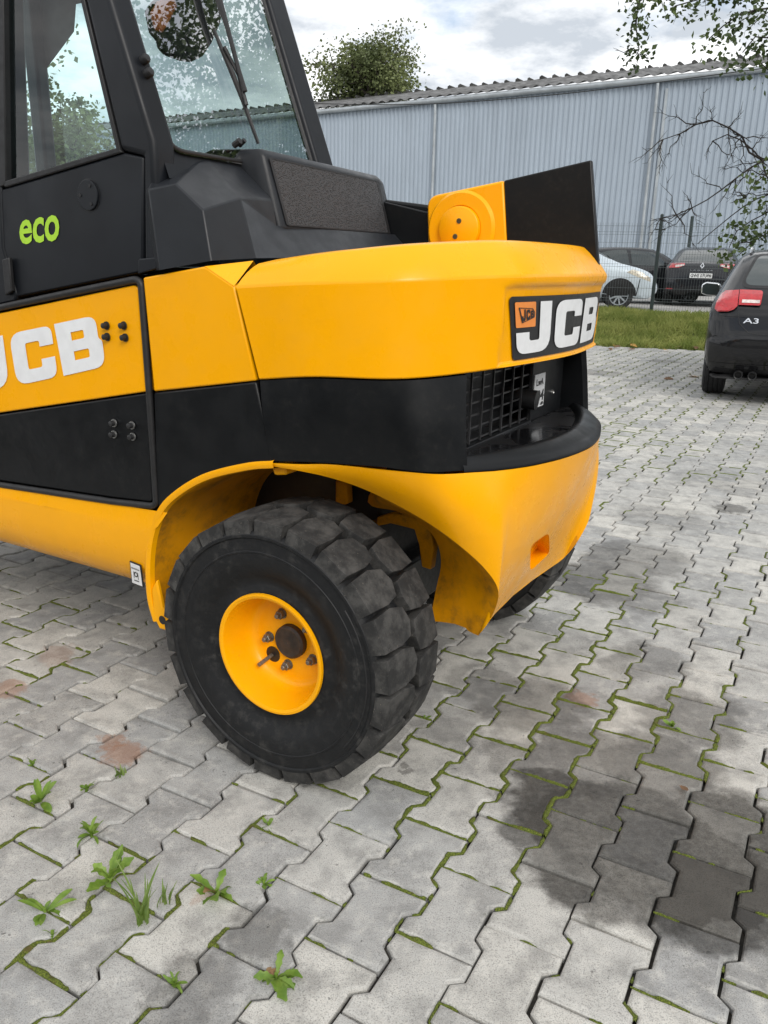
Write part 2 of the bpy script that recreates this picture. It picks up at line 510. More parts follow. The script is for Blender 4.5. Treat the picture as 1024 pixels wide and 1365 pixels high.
# ================================================================== THE GROUND
def edge_y(x):                     # far edge of the block paving
    return 13.0 - 0.28 * (x - 4.2)
def make_paver_mat(name, per_object):
    t = NT(name)
    p = t.pos()
    if per_object:
        rnd = t.node('ShaderNodeObjectInfo').outputs['Random']
    else:
        at = t.node('ShaderNodeAttribute'); at.attribute_name = 'rnd'
        rnd = at.outputs['Fac']
    # each block its own grey
    c = t.mix(rnd, (0.345, 0.347, 0.342), (0.57, 0.553, 0.508))
    r2 = t.math('FRACT', t.math('MULTIPLY', rnd, 7.31))
    c = t.mix(t.math('MULTIPLY', t.ramp(r2, 0.72, 1.0), 0.30), c, (0.22, 0.215, 0.205))
    # cloudy weathering, pitted speckle, dark scuffs
    c = t.mix(t.math('MULTIPLY', t.ramp(t.noise(p, 11, 6, 0.62), 0.40, 0.70), 0.58), c, (0.165, 0.162, 0.156))
    c = t.mix(t.math('MULTIPLY', t.ramp(t.noise(p, 23, 5, 0.6), 0.48, 0.70), 0.50), c, (0.60, 0.585, 0.54))
    c = t.mix(t.math('MULTIPLY', t.ramp(t.noise(p, 420, 3, 0.6), 0.48, 0.66), 0.60), c, (0.12, 0.117, 0.112))
    c = t.mix(t.math('MULTIPLY', t.ramp(t.noise(p, 300, 2, 0.5), 0.62, 0.70), 0.35), c, (0.56, 0.55, 0.52))
    blot = t.math('MULTIPLY', t.ramp(t.noise(p, 70, 5, 0.7), 0.60, 0.66), t.ramp(t.noise(p, 6.5, 2), 0.50, 0.62))
    c = t.mix(t.math('MULTIPLY', blot, 0.75), c, (0.085, 0.083, 0.08))
    nz_ = t.node('ShaderNodeSeparateXYZ'); t.l.new(t.node('ShaderNodeNewGeometry').outputs['True Normal'], nz_.inputs[0])
    worn = t.math('MULTIPLY', t.ramp(nz_.outputs[2], 0.35, 0.75), t.ramp(nz_.outputs[2], 0.93, 0.985, 1.0, 0.0))
    c = t.mix(t.math('MULTIPLY', worn, t.ramp(t.noise(p, 35, 4, 0.65), 0.40, 0.70, 0.0, 0.50)), c, (0.52, 0.51, 0.48))
    c = t.mix(t.math('MULTIPLY', worn, t.ramp(t.noise(p, 21, 4, 0.65), 0.52, 0.70, 0.0, 0.55)), c, (0.10, 0.10, 0.085))
    # stains with places of their own: (pixel x, pixel y, radius m, strength, colour)
    def wob(amount, sc):
        nz = t.noise(p, sc, 4, 0.6, col=True)
        v = t.node('ShaderNodeVectorMath', operation='SUBTRACT'); t.l.new(nz, v.inputs[0]); v.inputs[1].default_value = (0.5, 0.5, 0.5)
        s = t.node('ShaderNodeVectorMath', operation='SCALE'); t.l.new(v.outputs[0], s.inputs[0]); s.inputs['Scale'].default_value = amount
        a = t.node('ShaderNodeVectorMath', operation='ADD'); t.l.new(p, a.inputs[0]); t.l.new(s.outputs[0], a.inputs[1])
        return a.outputs[0]
    r3 = t.ramp(t.math('FRACT', t.math('MULTIPLY', rnd, 13.7)), 0.1, 0.8, 0.90, 1.15)
    pw = wob(0.20, 8); pf = wob(0.10, 30)
    stains = [
     (825, 1110, .22, .92, 0, 'w'), (905, 1155, .22, .94, 0, 'w'), (745, 1070, .15, .84, 0, 'w'), (985, 1125, .20, .80, 0, 'w'),
     (780, 1165, .13, .80, 0, 'w'), (880, 1025, .17, .62, 0, 'w'), (950, 1210, .14, .78, 0, 'w'), (915, 955, .16, .50, 0, 'w'), (720, 1110, .10, .66, 0, 'w'),
     (705, 935, .17, .55, 0, 'w'), (775, 1000, .14, .52, 0, 'w'), (640, 905, .12, .40, 0, 'w'), (860, 880, .14, .38, 0, 'w'), (700, 1010, .10, .45, 0, 'w'), (600, 980, .10, .25, 0, 'w'),
     (340, 1245, .075, .50, 0, 'f'), (270, 1305, .075, .50, 0, 'f'), (235, 1345, .07, .40, 0, 'f'), (540, 1023, .024, .62, 0, 'f'), (420, 1030, .06, .45, 0, 'f'),
     (165, 1002, .060, .55, 1, 'f'), (12, 918, .060, .50, 1, 'f'), (150, 985, .04, .5, 1, 'f'), (775, 930, .050, .50, 1, 'f'), (275, 1190, .03, .30, 1, 'f'), (80, 870, .07, .30, 1, 'w'),
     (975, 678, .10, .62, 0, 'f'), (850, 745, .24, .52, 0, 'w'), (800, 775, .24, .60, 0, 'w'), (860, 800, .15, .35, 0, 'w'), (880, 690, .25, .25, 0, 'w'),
     (800, 497, .28, .40, 0, 'w'), (885, 482, .22, .40, 0, 'w'), (855, 860, .025, .8, 0, 'f'), (960, 640, .3, .2, 0, 'w')]
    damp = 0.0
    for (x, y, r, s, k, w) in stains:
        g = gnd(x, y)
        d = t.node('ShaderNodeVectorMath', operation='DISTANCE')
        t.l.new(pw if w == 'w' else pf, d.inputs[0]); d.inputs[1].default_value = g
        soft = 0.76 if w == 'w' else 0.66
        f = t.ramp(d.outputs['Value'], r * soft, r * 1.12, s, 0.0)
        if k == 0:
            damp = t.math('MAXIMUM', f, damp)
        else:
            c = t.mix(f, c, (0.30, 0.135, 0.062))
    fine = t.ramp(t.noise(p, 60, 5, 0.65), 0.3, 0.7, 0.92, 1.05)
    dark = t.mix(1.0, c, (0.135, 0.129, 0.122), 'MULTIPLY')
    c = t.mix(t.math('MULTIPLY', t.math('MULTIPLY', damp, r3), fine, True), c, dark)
    t.base(c)
    t.rough(0.86)
    h = t.math('ADD', t.noise(p, 260, 4, 0.65), t.math('MULTIPLY', t.noise(p, 60, 3), 0.8))
    t.bump(h, 0.45, 0.003)
    return t.m
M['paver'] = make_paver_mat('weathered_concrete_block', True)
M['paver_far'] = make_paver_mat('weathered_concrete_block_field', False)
M['soil'] = simple('dark_joint_soil', (0.030, 0.027, 0.022), 0.95, var=0.5, scale=60, bump=0.5, bscale=120)

def lat(u, v):
    return (LAT_X + u * cos(LAT_TH) - v * sin(LAT_TH), LAT_Y + u * sin(LAT_TH) + v * cos(LAT_TH))
def inv_lat(x, y):
    dx, dy = x - LAT_X, y - LAT_Y
    return dx * cos(LAT_TH) + dy * sin(LAT_TH), -dx * sin(LAT_TH) + dy * cos(LAT_TH)
WE, WW = 0.0812, 0.0584
PAV_SIDE = [(WE - .001, -0.1), (WE, -0.059), (WW, -0.041), (WW, 0.041), (WE, 0.059), (WE - .001, 0.1)]
def paver_geo(gap=0.0027, cham=0.0065, seed=0):
    out = PAV_SIDE + [(-x, -y) for x, y in PAV_SIDE]
    rj = random.Random(seed)
    # corners are slightly knocked off
    def inset(poly, d):
        n = len(poly); res = []
        for i in range(n):
            a, b, c = Vector(poly[i - 1]), Vector(poly[i]), Vector(poly[(i + 1) % n])
            e1, e2 = (b - a).normalized(), (c - b).normalized()
            n1, n2 = Vector((-e1.y, e1.x)), Vector((-e2.y, e2.x))
            m = (n1 + n2); m = m / max(0.35, m.length_squared / 2)
            res.append(tuple(b + m * d))
        return res
    o1 = inset(out, gap); o2 = inset(out, gap + 0.0022); o3 = inset(out, gap + cham)
    n = len(out)
    o3 = [(x + rj.gauss(0, .0011), y + rj.gauss(0, .0011)) for x, y in o3]
    chip = rj.sample(range(len(out)), 3)            # three knocked corners
    for q in chip:
        k = rj.uniform(.90, .965)
        o3[q] = (o3[q][0] * k, o3[q][1] * k)
        o2[q] = (o2[q][0] * (k + 1) / 2, o2[q][1] * (k + 1) / 2)
    V = [(x, y, -0.05) for x, y in o1] + [(x, y, -0.0055) for x, y in o1] + [(x, y, -0.0017) for x, y in o2] + [(x, y, 0) for x, y in o3]
    Fc = [(k * n + i, k * n + (i + 1) % n, (k + 1) * n + (i + 1) % n, (k + 1) * n + i) for k in range(3) for i in range(n)]
    Fc.append(tuple(range(3 * n, 4 * n)))
    return V, Fc
def in_poly(x, y, P):
    c = False
    for i in range(len(P)):
        x1, y1 = P[i - 1]; x2, y2 = P[i]
        if (y1 > y) != (y2 > y) and x < (x2 - x1) * (y - y1) / (y2 - y1) + x1:
            c = not c
    return c
TRUCK_PX = [(-50, 0), (-50, 745), (200, 800), (235, 900), (335, 1020), (460, 1030), (560, 910), (600, 840), (640, 850), (700, 805), (765, 690), (806, 350), (800, 0)]

paving = add('paving', [(-14, -4, -0.016), (16, -4, -0.016), (16, edge_y(16), -0.016), (-14, edge_y(-14), -0.016)], [(0, 1, 2, 3)], 'soil')
tag(paving, 'grey concrete block paving with mossy joints under the forklift', 'paving', kind='structure')
ground = add('ground', [(-600, -300, -0.08), (600, -300, -0.08), (600, 900, -0.08), (-600, 900, -0.08)], [(0, 1, 2, 3)], 'soil')
tag(ground, 'bare ground running out to the horizon', 'ground', kind='structure')

PVS = [paver_geo(seed=100 + k) for k in range(10)]
pf = PVS[0][1]
pav_mes = [mesh_data('paver', v_, f_, M['paver']) for v_, f_ in PVS]
stones = []
for j in range(-95, 130):
    for k in range(-60, 130):
        u, v = j * LAT_P, 0.2 * (k + (0.5 if j % 2 else 0)) + 0.1
        x, y = lat(u, v)
        if y < 0.15 or abs(x) > 0.60 * y + 2.0 or y > edge_y(x) - 0.06 or y > 13.9:
            continue
        px, py, dz = proj((x, y, 0))
        vis = dz > 0.1 and -30 < px < 1054 and -30 < py < 1395 and not in_poly(px, py, TRUCK_PX)
        stones.append((0 if vis else 1, hypot(x, y), u, v, x, y))
stones.sort()
rp = random.Random(11)
FV, FF, FR = [], [], []
for i, (inv, dist, u, v, x, y) in enumerate(stones):
    tx, ty, dz, rz = rp.gauss(0, 0.006), rp.gauss(0, 0.006), rp.gauss(0, 0.0012), rp.gauss(0, 0.004)
    m = Matrix.Translation((x + rp.gauss(0, .0008), y + rp.gauss(0, .0008), dz)) @ Matrix.Rotation(LAT_TH + rz, 4, 'Z') @ Matrix.Rotation(tx, 4, 'X') @ Matrix.Rotation(ty, 4, 'Y')
    if i < 300 and inv == 0:
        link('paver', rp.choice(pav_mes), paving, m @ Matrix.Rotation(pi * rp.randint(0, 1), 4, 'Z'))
    else:
        b = len(FV); r = rp.random(); pv = rp.choice(PVS)[0]
        FV += [m @ Vector(p) for p in pv]
        FF += [tuple(q + b for q in f) for f in pf]
        FR += [r] * len(pv)
field = link('paver_field', None, None) if False else None
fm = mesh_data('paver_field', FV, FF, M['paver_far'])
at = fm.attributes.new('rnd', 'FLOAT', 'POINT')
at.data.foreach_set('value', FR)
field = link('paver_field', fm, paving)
field['kind'] = 'stuff'

# ---- moss in the joints
def vnoise(x, y, s, seed=0):
    x, y = x * s, y * s
    xi, yi = math.floor(x), math.floor(y)
    def h(a, b):
        n = (a * 374761393 + b * 668265263 + seed * 982451653) & 0xffffffff
        n = ((n ^ (n >> 13)) * 1274126177) & 0xffffffff
        return ((n ^ (n >> 16)) & 0xffff) / 65535.0
    fx, fy = x - xi, y - yi
    fx, fy = fx * fx * (3 - 2 * fx), fy * fy * (3 - 2 * fy)
    a = h(xi, yi) * (1 - fx) + h(xi + 1, yi) * fx
    b = h(xi, yi + 1) * (1 - fx) + h(xi + 1, yi + 1) * fx
    return a * (1 - fy) + b * fy
def make_moss():
    t = NT('moss')
    p = t.pos()
    n = t.noise(p, 380, 4, 0.7)
    c = t.mix(t.ramp(n, 0.35, 0.7), (0.042, 0.060, 0.007), (0.20, 0.245, 0.028))
    c = t.mix(t.ramp(t.noise(p, 45, 3), 0.55, 0.75), c, (0.105, 0.085, 0.022))
    t.base(c); t.rough(0.95)
    t.bump(n, 0.9, 0.004)
    return t.m
M['moss'] = make_moss()
MV, MF = [], []
TH = 0.535
def moss_strip(pts, near, bias):
    """pts: joint centre line in world coordinates"""
    seg = 0.006 if near else 0.03
    P = [Vector((a, b, 0)) for a, b in pts]
    run = []
    def flush():
        nonlocal run
        if len(run) > 2:
            b0 = len(MV)
            for i, (c, nrm, wd, ht) in enumerate(run):
                e = 0.35 if i in (0, len(run) - 1) else 1.0
                if near:
                    for k, o in enumerate((-1, -0.55, 0, 0.55, 1)):
                        jz = random.uniform(-.0011, .0011)
                        MV.append(c + nrm * (o * wd * e) + Vector((0, 0, (-0.006, 0.6 * ht - 0.002, ht, 0.6 * ht - 0.002, -0.006)[k] + jz)))
                else:
                    for o in (-1, 0, 1):
                        MV.append(c + nrm * (o * wd) + Vector((0, 0, (-0.004, ht, -0.004)[o + 1])))
            nc = 5 if near else 3
            MF.extend(tuple(q + b0 for q in f) for f in grid_faces(len(run), nc))
        run = []
    for a, b in zip(P, P[1:]):
        L = (b - a).length
        n = max(1, int(L / seg))
        d = (b - a).normalized(); nrm = Vector((-d.y, d.x, 0))
        for i in range(n):
            c = a.lerp(b, i / n)
            m = 0.50 * vnoise(c.x, c.y, 1.7, 3) + 0.40 * vnoise(c.x, c.y, 10, 5) + 0.34 * vnoise(c.x, c.y, 50, 9) - .04 + bias
            if m > TH:
                s = min(1, (m - TH) / 0.30)
                wd = (0.0022 + 0.0072 * s) * (0.6 + 0.8 * vnoise(c.x, c.y, 120, 2))
                ht = -0.0045 + 0.0062 * s + 0.0025 * vnoise(c.x, c.y, 150, 4)
                run.append((c + nrm * (vnoise(c.x, c.y, 60, 8) - 0.5) * 0.004, nrm, wd if near else wd * 1.15, ht if near else 0.001))
            else:
                flush()
    flush()
for (inv, dist, u, v, x, y) in stones:
    if dist > 13.2 or (inv and dist < 0.8):
        continue
    px, py, dz = proj((x, y, 0))
    if dz < 0.1 or not (-120 < px < 1150 and py < 1480):
        continue
    near = dist < 3.4
    # region: joints are cleaner on the left, under the machine and in the oil patch, mossy to the right
    b = 0.0
    if px < 330 and py > 1000: b -= 0.05
    if px < 330 and py < 1000: b -= 0.16
    if in_poly(px, py, TRUCK_PX): b -= 0.2
    if hypot(px - 830, (py - 1120) * 0.8) < 120: b -= 0.25
    if 640 < py < 730 and px > 760: b -= 0.20
    if py < 640: b += 0.10
    if 440 < px < 720 and py > 1040: b += 0.08
    side = [lat(u + a, v + c) for a, c in PAV_SIDE]
    moss_strip(side, near, b + (0.05 if not near else 0.0))
    if dist < 7:
        moss_strip([lat(u + a, v - 0.1) for a in (-WE, -0.02, 0.02, WE)], near, b + (0.0 if px > 640 and py < 1150 else 0.05) - (0.1 if not near else 0))
moss = add('moss', MV, MF, 'moss', smooth=80)
tag(moss, 'green moss growing in the joints between the grey blocks', 'moss', kind='stuff')

# ---- grass bank and the yard behind the fence
def bank_z(x, y):
    d = y - edge_y(x)
    t = min(1, max(0, d / 3.4))
    return -0.015 + 0.335 * t * t * (3 - 2 * t)
M['turf'] = simple('turf_soil', (0.10, 0.12, 0.030), 0.95, var=0.6, scale=4, bump=0.6, bscale=40)
V = []
NX, NY = 46, 14
for i in range(NY):
    for j in range(NX):
        x = -16 + 40 * j / (NX - 1)
        y = edge_y(x) - 0.03 + 4.4 * i / (NY - 1)
        V.append((x, y, bank_z(x, y) + 0.02 * (vnoise(x, y, 1.5, 1) - 0.5) * (1 if 0 < i else 0)))
bank = add('grass_bank', V, grid_faces(NY, NX), 'turf', smooth=60)
tag(bank, 'low grass bank between the block paving and the wire fence', 'grass bank', kind='structure')
yard_m = simple('pale_concrete_yard', (0.36, 0.35, 0.33), 0.9, var=0.25, scale=0.6, bump=0.3, bscale=6)
M['yard'] = yard_m
V = [(-60, edge_y(-60) + 4.3, 0.305), (60, edge_y(60) + 4.3, 0.305), (60, 140, 0.305), (-60, 140, 0.305)]
yard = add('yard', [(-60, edge_y(-16) + 12, .305), (-16, edge_y(-16) + 4.3, .305), (24, edge_y(24) + 4.3, .305), (60, edge_y(24) + 4.0, .305), (60, 140, .305), (-60, 140, .305)], [(0, 1, 2, 3, 4, 5)], 'yard')
tag(yard, 'pale concrete yard behind the wire fence', 'yard', kind='structure')

def make_leafmat(name, a, b, rough=0.6, trans=0.25, scale=3.0):
    t = NT(name)
    p = t.pos()
    n = t.ramp(t.noise(p, scale, 3), 0.3, 0.7)
    rnd = t.node('ShaderNodeObjectInfo').outputs['Random']
    c = t.mix(n, a, b)
    t.base(c); t.rough(rough)
    out = t.n['Material Output']
    tl = t.node('ShaderNodeBsdfTranslucent'); t.put(c, tl.inputs[0])
    mx = t.node('ShaderNodeMixShader'); mx.inputs[0].default_value = trans
    t.l.new(t.b.outputs[0], mx.inputs[1]); t.l.new(tl.outputs[0], mx.inputs[2]); t.l.new(mx.outputs[0], out.inputs[0])
    return t.m
M['grass'] = make_leafmat('grass_blades', (0.17, 0.22, 0.040), (0.36, 0.38, 0.11), 0.7, 0.3, 2.2)
GV, GF = [], []
rg = random.Random(5)
for _ in range(52000):
    x = rg.uniform(1.5, 11.5); d = rg.uniform(0.02, 4.1)
    y = edge_y(x) + d - 0.12 * rg.random() * (1 if vnoise(x, 3, 3, 7) > .5 else 0)
    z = bank_z(x, y)
    h = rg.uniform(0.05, 0.13) * (0.6 + 0.9 * vnoise(x, y, 1.8, 12)); a = rg.uniform(0, 2 * pi); w = rg.uniform(.004, .009)
    lx, ly = rg.gauss(0, .03), rg.gauss(0, .03)
    b = len(GV)
    GV += [(x - cos(a) * w, y - sin(a) * w, z - .01), (x + cos(a) * w, y + sin(a) * w, z - .01), (x + lx + cos(a) * w * .5, y + ly + sin(a) * w * .5, z + h * .65), (x + lx * 1.9, y + ly * 1.9, z + h)]
    GF += [(b, b + 1, b + 2), (b, b + 2, b + 3)]
grass = add('grass', GV, GF, 'grass')
tag(grass, 'short green grass on the bank in front of the fence', 'grass', kind='stuff')

# ================================================================== THE FORKLIFT  (local axes: x = rearwards u, y = to its right v, z up)
truck = empty('telescopic_forklift', T_O, radians(-30))
tag(truck, 'yellow and black compact telescopic forklift truck parked on the grey block paving', 'forklift')
VC = 0.66
def mir(L):
    return L + [(u, 2 * VC - v, z) for u, v, z in L[-2::-1]]
VS = 0.055

# ---- counterweight, upper body
UP = mir([(-.045, .055, .962), (.09, .065, .978), (.23, .10, .982), (.30, .15, .985), (.37, .25, .992), (.42, .33, 1.0), (.445, .50, 1.0), (.455, .66, 1.0)])
CH = mir([(-.098, .050, 1.155), (.05, .058, 1.166), (.20, .090, 1.174), (.29, .140, 1.180), (.372, .245, 1.186), (.43, .33, 1.190), (.458, .50, 1.192), (.467, .66, 1.192)])
TP = mir([(-.072, .095, 1.203), (.05, .105, 1.222), (.18, .135, 1.238), (.26, .18, 1.247), (.33, .28, 1.255), (.375, .365, 1.260), (.395, .52, 1.262), (.402, .66, 1.262)])
NC = 121
up_c, ch_c, tp_c = catmull(UP, NC), catmull(CH, NC), catmull(TP, NC)
def recess(p):
    """the shallow panel pressed into the rear for the big letters"""
    u, v, z = p
    def ss(a, b, x):
        t = min(1, max(0, (x - a) / (b - a))); return t * t * (3 - 2 * t)
    if u < 0.2: return Vector(p)
    k = ss(.300, .314, v) * (1 - ss(1.015, 1.03, v)) * ss(.99, 1.004, z) * (1 - ss(1.160, 1.176, z))
    return Vector((u - 0.011 * k, v, z))
body_rows = [[Vector((p.x - .03 * (1 if p.x > .2 else 0), p.y + .03 * (1 if p.y < VC else -1) * (1 if abs(p.y - VC) > .3 else 0), p.z + .002)) for p in up_c], up_c]
for f in (.04, .10, .2, .35, .5, .65, .78, .86, .90, .94, .975):
    body_rows.append([recess(a.lerp(b, f)) for a, b in zip(up_c, ch_c)])
body_rows.append(ch_c)
for f in (.25, .5, .75):
    body_rows.append([a.lerp(b, f) + Vector((0, 0, .006 * sin(pi * f))) for a, b in zip(ch_c, tp_c)])
body_rows.append(tp_c)
ctr = Vector((0.1, VC, 1.245))
for f in (.12, .5, .95):
    body_rows.append([p.lerp(Vector((min(p.x, .12), p.y * .05 + VC * .95, 1.25)), f) + Vector((0, 0, .004)) for p in tp_c])
V = [p for r in body_rows for p in r]
cw_faces = grid_faces(len(body_rows), NC)
cw = add('counterweight', V, cw_faces, 'yellow', truck, smooth=32, bevel=0.004, segs=2, ang=30)
cw_bvh = BVHTree.FromPolygons([Vector(p) for p in V], cw_faces)
def on_rear(v, z, off):
    h = cw_bvh.ray_cast(Vector((1.5, v, z)), Vector((-1, 0, 0)))
    if h[0] is None:
        return Vector((0.40, v, z))
    n = h[1] if h[1].x > 0 else -h[1]
    return h[0] + Vector((off, 0, 0)) + n * off * 0.2
# rear lettering panel
D_L, D_R, D_B, D_T = .316, .930, 1.012, 1.148
def rear_patch(name, loops, off, mat, parent=None):
    Vv, Ff = flat_shape(loops, .012, .03)
    def sh(p): return p.x + .036 * (D_T - p.y) / (D_T - D_B) * max(0, (D_R - p.x) / (D_R - D_L))
    return add(name, [on_rear(sh(p), p.y, off) for p in Vv], Ff, mat, parent or truck)
panel = rear_patch('rear_badge_panel', [rpoly([(D_L, D_B, .012), (D_R, D_B, .012), (D_R, D_T, .012), (D_L, D_T, .012)])], .003, 'darkfilm')
def rear_letter(ch, x0, x1, mat='white', off=.0048):
    z0, z1 = D_B + .012, D_T - .012
    loops = [[(x0 + (x1 - x0) * a, z0 + (z1 - z0) * b) for a, b in lp] for lp in LETTER[ch]]
    rear_patch('lettering', loops, off, mat, panel)
rear_letter('J', D_L + .014, D_L + .190)
rear_letter('C', D_L + .203, D_L + .392)
rear_letter('B', D_L + .404, D_L + .590)
sq0, sq1, sz0, sz1 = D_L + .014, D_L + .098, D_T - .066, D_T - .012
sq = rear_patch('orange_badge', [rpoly([(sq0, sz0, .004), (sq1, sz0, .004), (sq1, sz1, .004), (sq0, sz1, .004)])], .0048, 'orange', panel)
def sqp(a, b): return (sq0 + (sq1 - sq0) * a, sz0 + (sz1 - sz0) * b)
# outlined slanted plate with small letters, slanting down to the left
def skew(a, b): return sqp(a, b + 0.10 * (a - .5))
outer = [sqp(.12, .80), sqp(.80, .74), sqp(.92, .58), sqp(.90, .38), sqp(.26, .18)]
cxm = sum(p[0] for p in outer) / 5; cym = sum(p[1] for p in outer) / 5
inner = [(cxm + (p[0] - cxm) * .88, cym + (p[1] - cym) * .88) for p in outer]
rear_patch('badge_outline', [outer, inner], .0062, 'darkfilm', panel)
for chh, a0, a1, b0, b1 in (('J', .26, .45, .26, .72), ('C', .48, .66, .30, .70), ('B', .69, .85, .36, .66)):
    loops = [[sqp(a0 + (a1 - a0) * a, b0 + (b1 - b0) * b) for a, b in lp] for lp in LETTER[chh]]
    rear_patch('badge_letter', loops, .0062, 'darkfilm', panel)

# ---- black lower band (side cheeks) and the bumper below
LO = mir([(-.02, .055, .780), (.09, .078, .789), (.22, .118, .790), (.32, .140, .788), (.39, .225, .783), (.445, .325, .778), (.48, .42, .776), (.51, .545, .775), (.52, .66, .775)])
lo_c = catmull(LO, NC)
def cut_band(sgn):
    """from the seam to the upright edge beside the grille"""
    rows = []
    ups = catmull([(-.045, .057, .960), (.09, .068, .975), (.23, .103, .979), (.30, .152, .982), (.362, .240, .988)], 28)
    los = catmull([(-.02, .056, .784), (.09, .079, .792), (.22, .119, .793), (.32, .143, .791), (.383, .222, .787)], 28)
    for f in (0, .03, .25, .5, .75, .97, 1):
        rows.append([a.lerp(b, f) + Vector((0, -.006 * sin(pi * f), 0)) for a, b in zip(ups, los)])
    # turn the end edge inwards to give the sheet its thickness
    for r in rows:
        r.append(r[-1] + Vector((-.012, .012, 0)))
        r.append(r[-1] + Vector((-.16, .012, 0)))
    n = len(rows[0])
    V = [p for r in rows for p in r]
    if sgn < 0:
        V = [Vector((p.x, 2 * VC - p.y, p.z)) for p in V]
    return V, grid_faces(len(rows), n)
for s in (1, -1):
    V, Fc = cut_band(s)
    add('cheek_panel', V, Fc, 'black', truck, smooth=35)

# bumper top: sloping black lip and the recessed deck behind it
def inset_c(c, d, z):
    out = []
    for i, p in enumerate(c):
        t = (c[min(i + 1, len(c) - 1)] - c[max(i - 1, 0)]); n = Vector((-t.y, t.x, 0)).normalized()
        q = p + n * d
        out.append(Vector((q.x, q.y, z)))
    return out
k0 = next(i for i, p in enumerate(lo_c) if p.x > .375)
k1 = NC - 1 - k0
seg = lo_c[k0:k1 + 1]
def lipw(p):    # lip gets broader towards the middle
    return 0.018 + 0.045 * max(0.0, 1 - abs((p.y - .80) / .62) ** 2)
def lip_inset(f, z):
    out = []
    for i, p in enumerate(seg):
        t = (seg[min(i + 1, len(seg) - 1)] - seg[max(i - 1, 0)]); n = Vector((-t.y, t.x, 0)).normalized()
        q = p + n * lipw(p) * f
        out.append(Vector((q.x, q.y, z)))
    return out
r0 = [Vector((p.x, p.y, p.z - .004)) for p in seg]
rowsL = [[Vector((p.x, p.y, p.z + .001)) for p in seg], [Vector((p.x, p.y, .786)) for p in seg], lip_inset(.25, .799), lip_inset(.7, .812), lip_inset(.95, .815), lip_inset(1.05, .811), lip_inset(1.2, .800)]
back = [Vector((.235, p.y * .84 + VC * .16, .799)) for p in seg]
rowsL.append([a.lerp(b, .5) for a, b in zip(rowsL[-1], back)])
for p in rowsL[-1]: p.z = .797
rowsL.append(back)
add('bumper_lip', [p for r in rowsL[:7] for p in r], grid_faces(7, len(seg)), 'black', truck, smooth=55)
add('bumper_deck', [p for r in rowsL[6:] for p in r], grid_faces(len(rowsL) - 6, len(seg)), 'deck', truck, smooth=55)

# yellow bumper: loft from the lip line down to arch edge / bottom rim, matched key by key
PAIRS = [((-.02, .055, .780), (-.02, .058, .772)), ((.05, .066, .785), (.05, .072, .768)), ((.11, .084, .790), (.11, .11, .752)), ((.18, .106, .790), (.18, .155, .722)),
         ((.28, .131, .789), (.28, .195, .672)), ((.345, .165, .786), (.36, .22, .622)), ((.395, .232, .783), (.42, .262, .556)), ((.420, .277, .780), (.442, .300, .490)),
         ((.437, .308, .779), (.420, .322, .412)), ((.452, .340, .778), (.384, .336, .350)), ((.475, .405, .776), (.366, .400, .335)), ((.505, .520, .775), (.352, .52, .331)), ((.520, .66, .775), (.346, .66, .330))]
EDGE = [b for a, b in PAIRS[:10]]
def keyed(P, per=6):
    P = [Vector(p) for p in P]; out = []
    for i in range(len(P) - 1):
        p0 = P[i - 1] if i else P[0] * 2 - P[1]; p3 = P[i + 2] if i + 2 < len(P) else P[-1] * 2 - P[-2]
        p1, p2 = P[i], P[i + 1]
        for k in range(per):
            t = k / per
            out.append(0.5 * ((2 * p1) + (p2 - p0) * t + (2 * p0 - 5 * p1 + 4 * p2 - p3) * t * t + (3 * p1 - p0 - 3 * p2 + p3) * t ** 3))
    out.append(P[-1]); return out
tops = [a for a, b in PAIRS]; bots = [b for a, b in PAIRS]
lo2, bo2 = keyed(mir(tops)), keyed(mir(bots))
NB2 = len(lo2)
rowsB = []
for f in (0, .015, .05, .12, .22, .34, .46, .58, .70, .80, .89, .95, .985, 1):
    r = []
    for i in range(NB2):
        a, b = lo2[i], bo2[i]
        t = (lo2[min(i + 1, NB2 - 1)] - lo2[max(i - 1, 0)]); n = Vector((t.y, -t.x, 0)).normalized()
        tb = (bo2[min(i + 1, NB2 - 1)] - bo2[max(i - 1, 0)])
        L = (a - b).length
        bulge = (.045 + .035 * max(0, min(1, (.50 - min(a.y, 2 * VC - a.y)) / .3))) * L * sin(pi * f) * (1 - .3 * f)
        r.append(a.lerp(b, f) + n * bulge + Vector((0, 0, -.001 if f == 0 else 0)))
    rowsB.append(r)
# cut the recessed tow slot into the skirt
bm = bmesh.new()
gv = [[bm.verts.new(p) for p in r] for r in rowsB]
for i in range(len(gv) - 1):
    for j in range(NB2 - 1):
        bm.faces.new((gv[i][j], gv[i][j + 1], gv[i + 1][j + 1], gv[i + 1][j]))
eo = EYE - T_O; EL = Vector((eo.dot(T_B), eo.dot(T_V), eo.z))
def ldir(x, y):
    d = ray(x, y); return Vector((d.dot(T_B), d.dot(T_V), d.z)).normalized()
SLOT = rpoly([(707.5, 727, 7), (732, 709.5, 7), (733, 737, 7), (706.5, 762, 7)], 3)
scen = ldir(720, 735)
planes = []
for k in range(len(SLOT)):
    n = ldir(*SLOT[k]).cross(ldir(*SLOT[(k + 1) % len(SLOT)])).normalized()
    if n.dot(scen) > 0: n = -n
    planes.append(n)                              # outside is the positive side
def near(fc):
    c = (fc.calc_center_median() - EL).normalized(); return c.dot(scen) > .9985 and fc.calc_center_median().y < .9
for n in planes:
    fs = [fc for fc in bm.faces if near(fc)]
    geo = list({v for fc in fs for v in fc.verts}) + list({e for fc in fs for e in fc.edges}) + fs
    bmesh.ops.bisect_plane(bm, geom=geo, plane_co=EL, plane_no=n, dist=1e-6)
ins = [fc for fc in bm.faces if near(fc) and all((fc.calc_center_median() - EL).dot(n) < 0 for n in planes)]
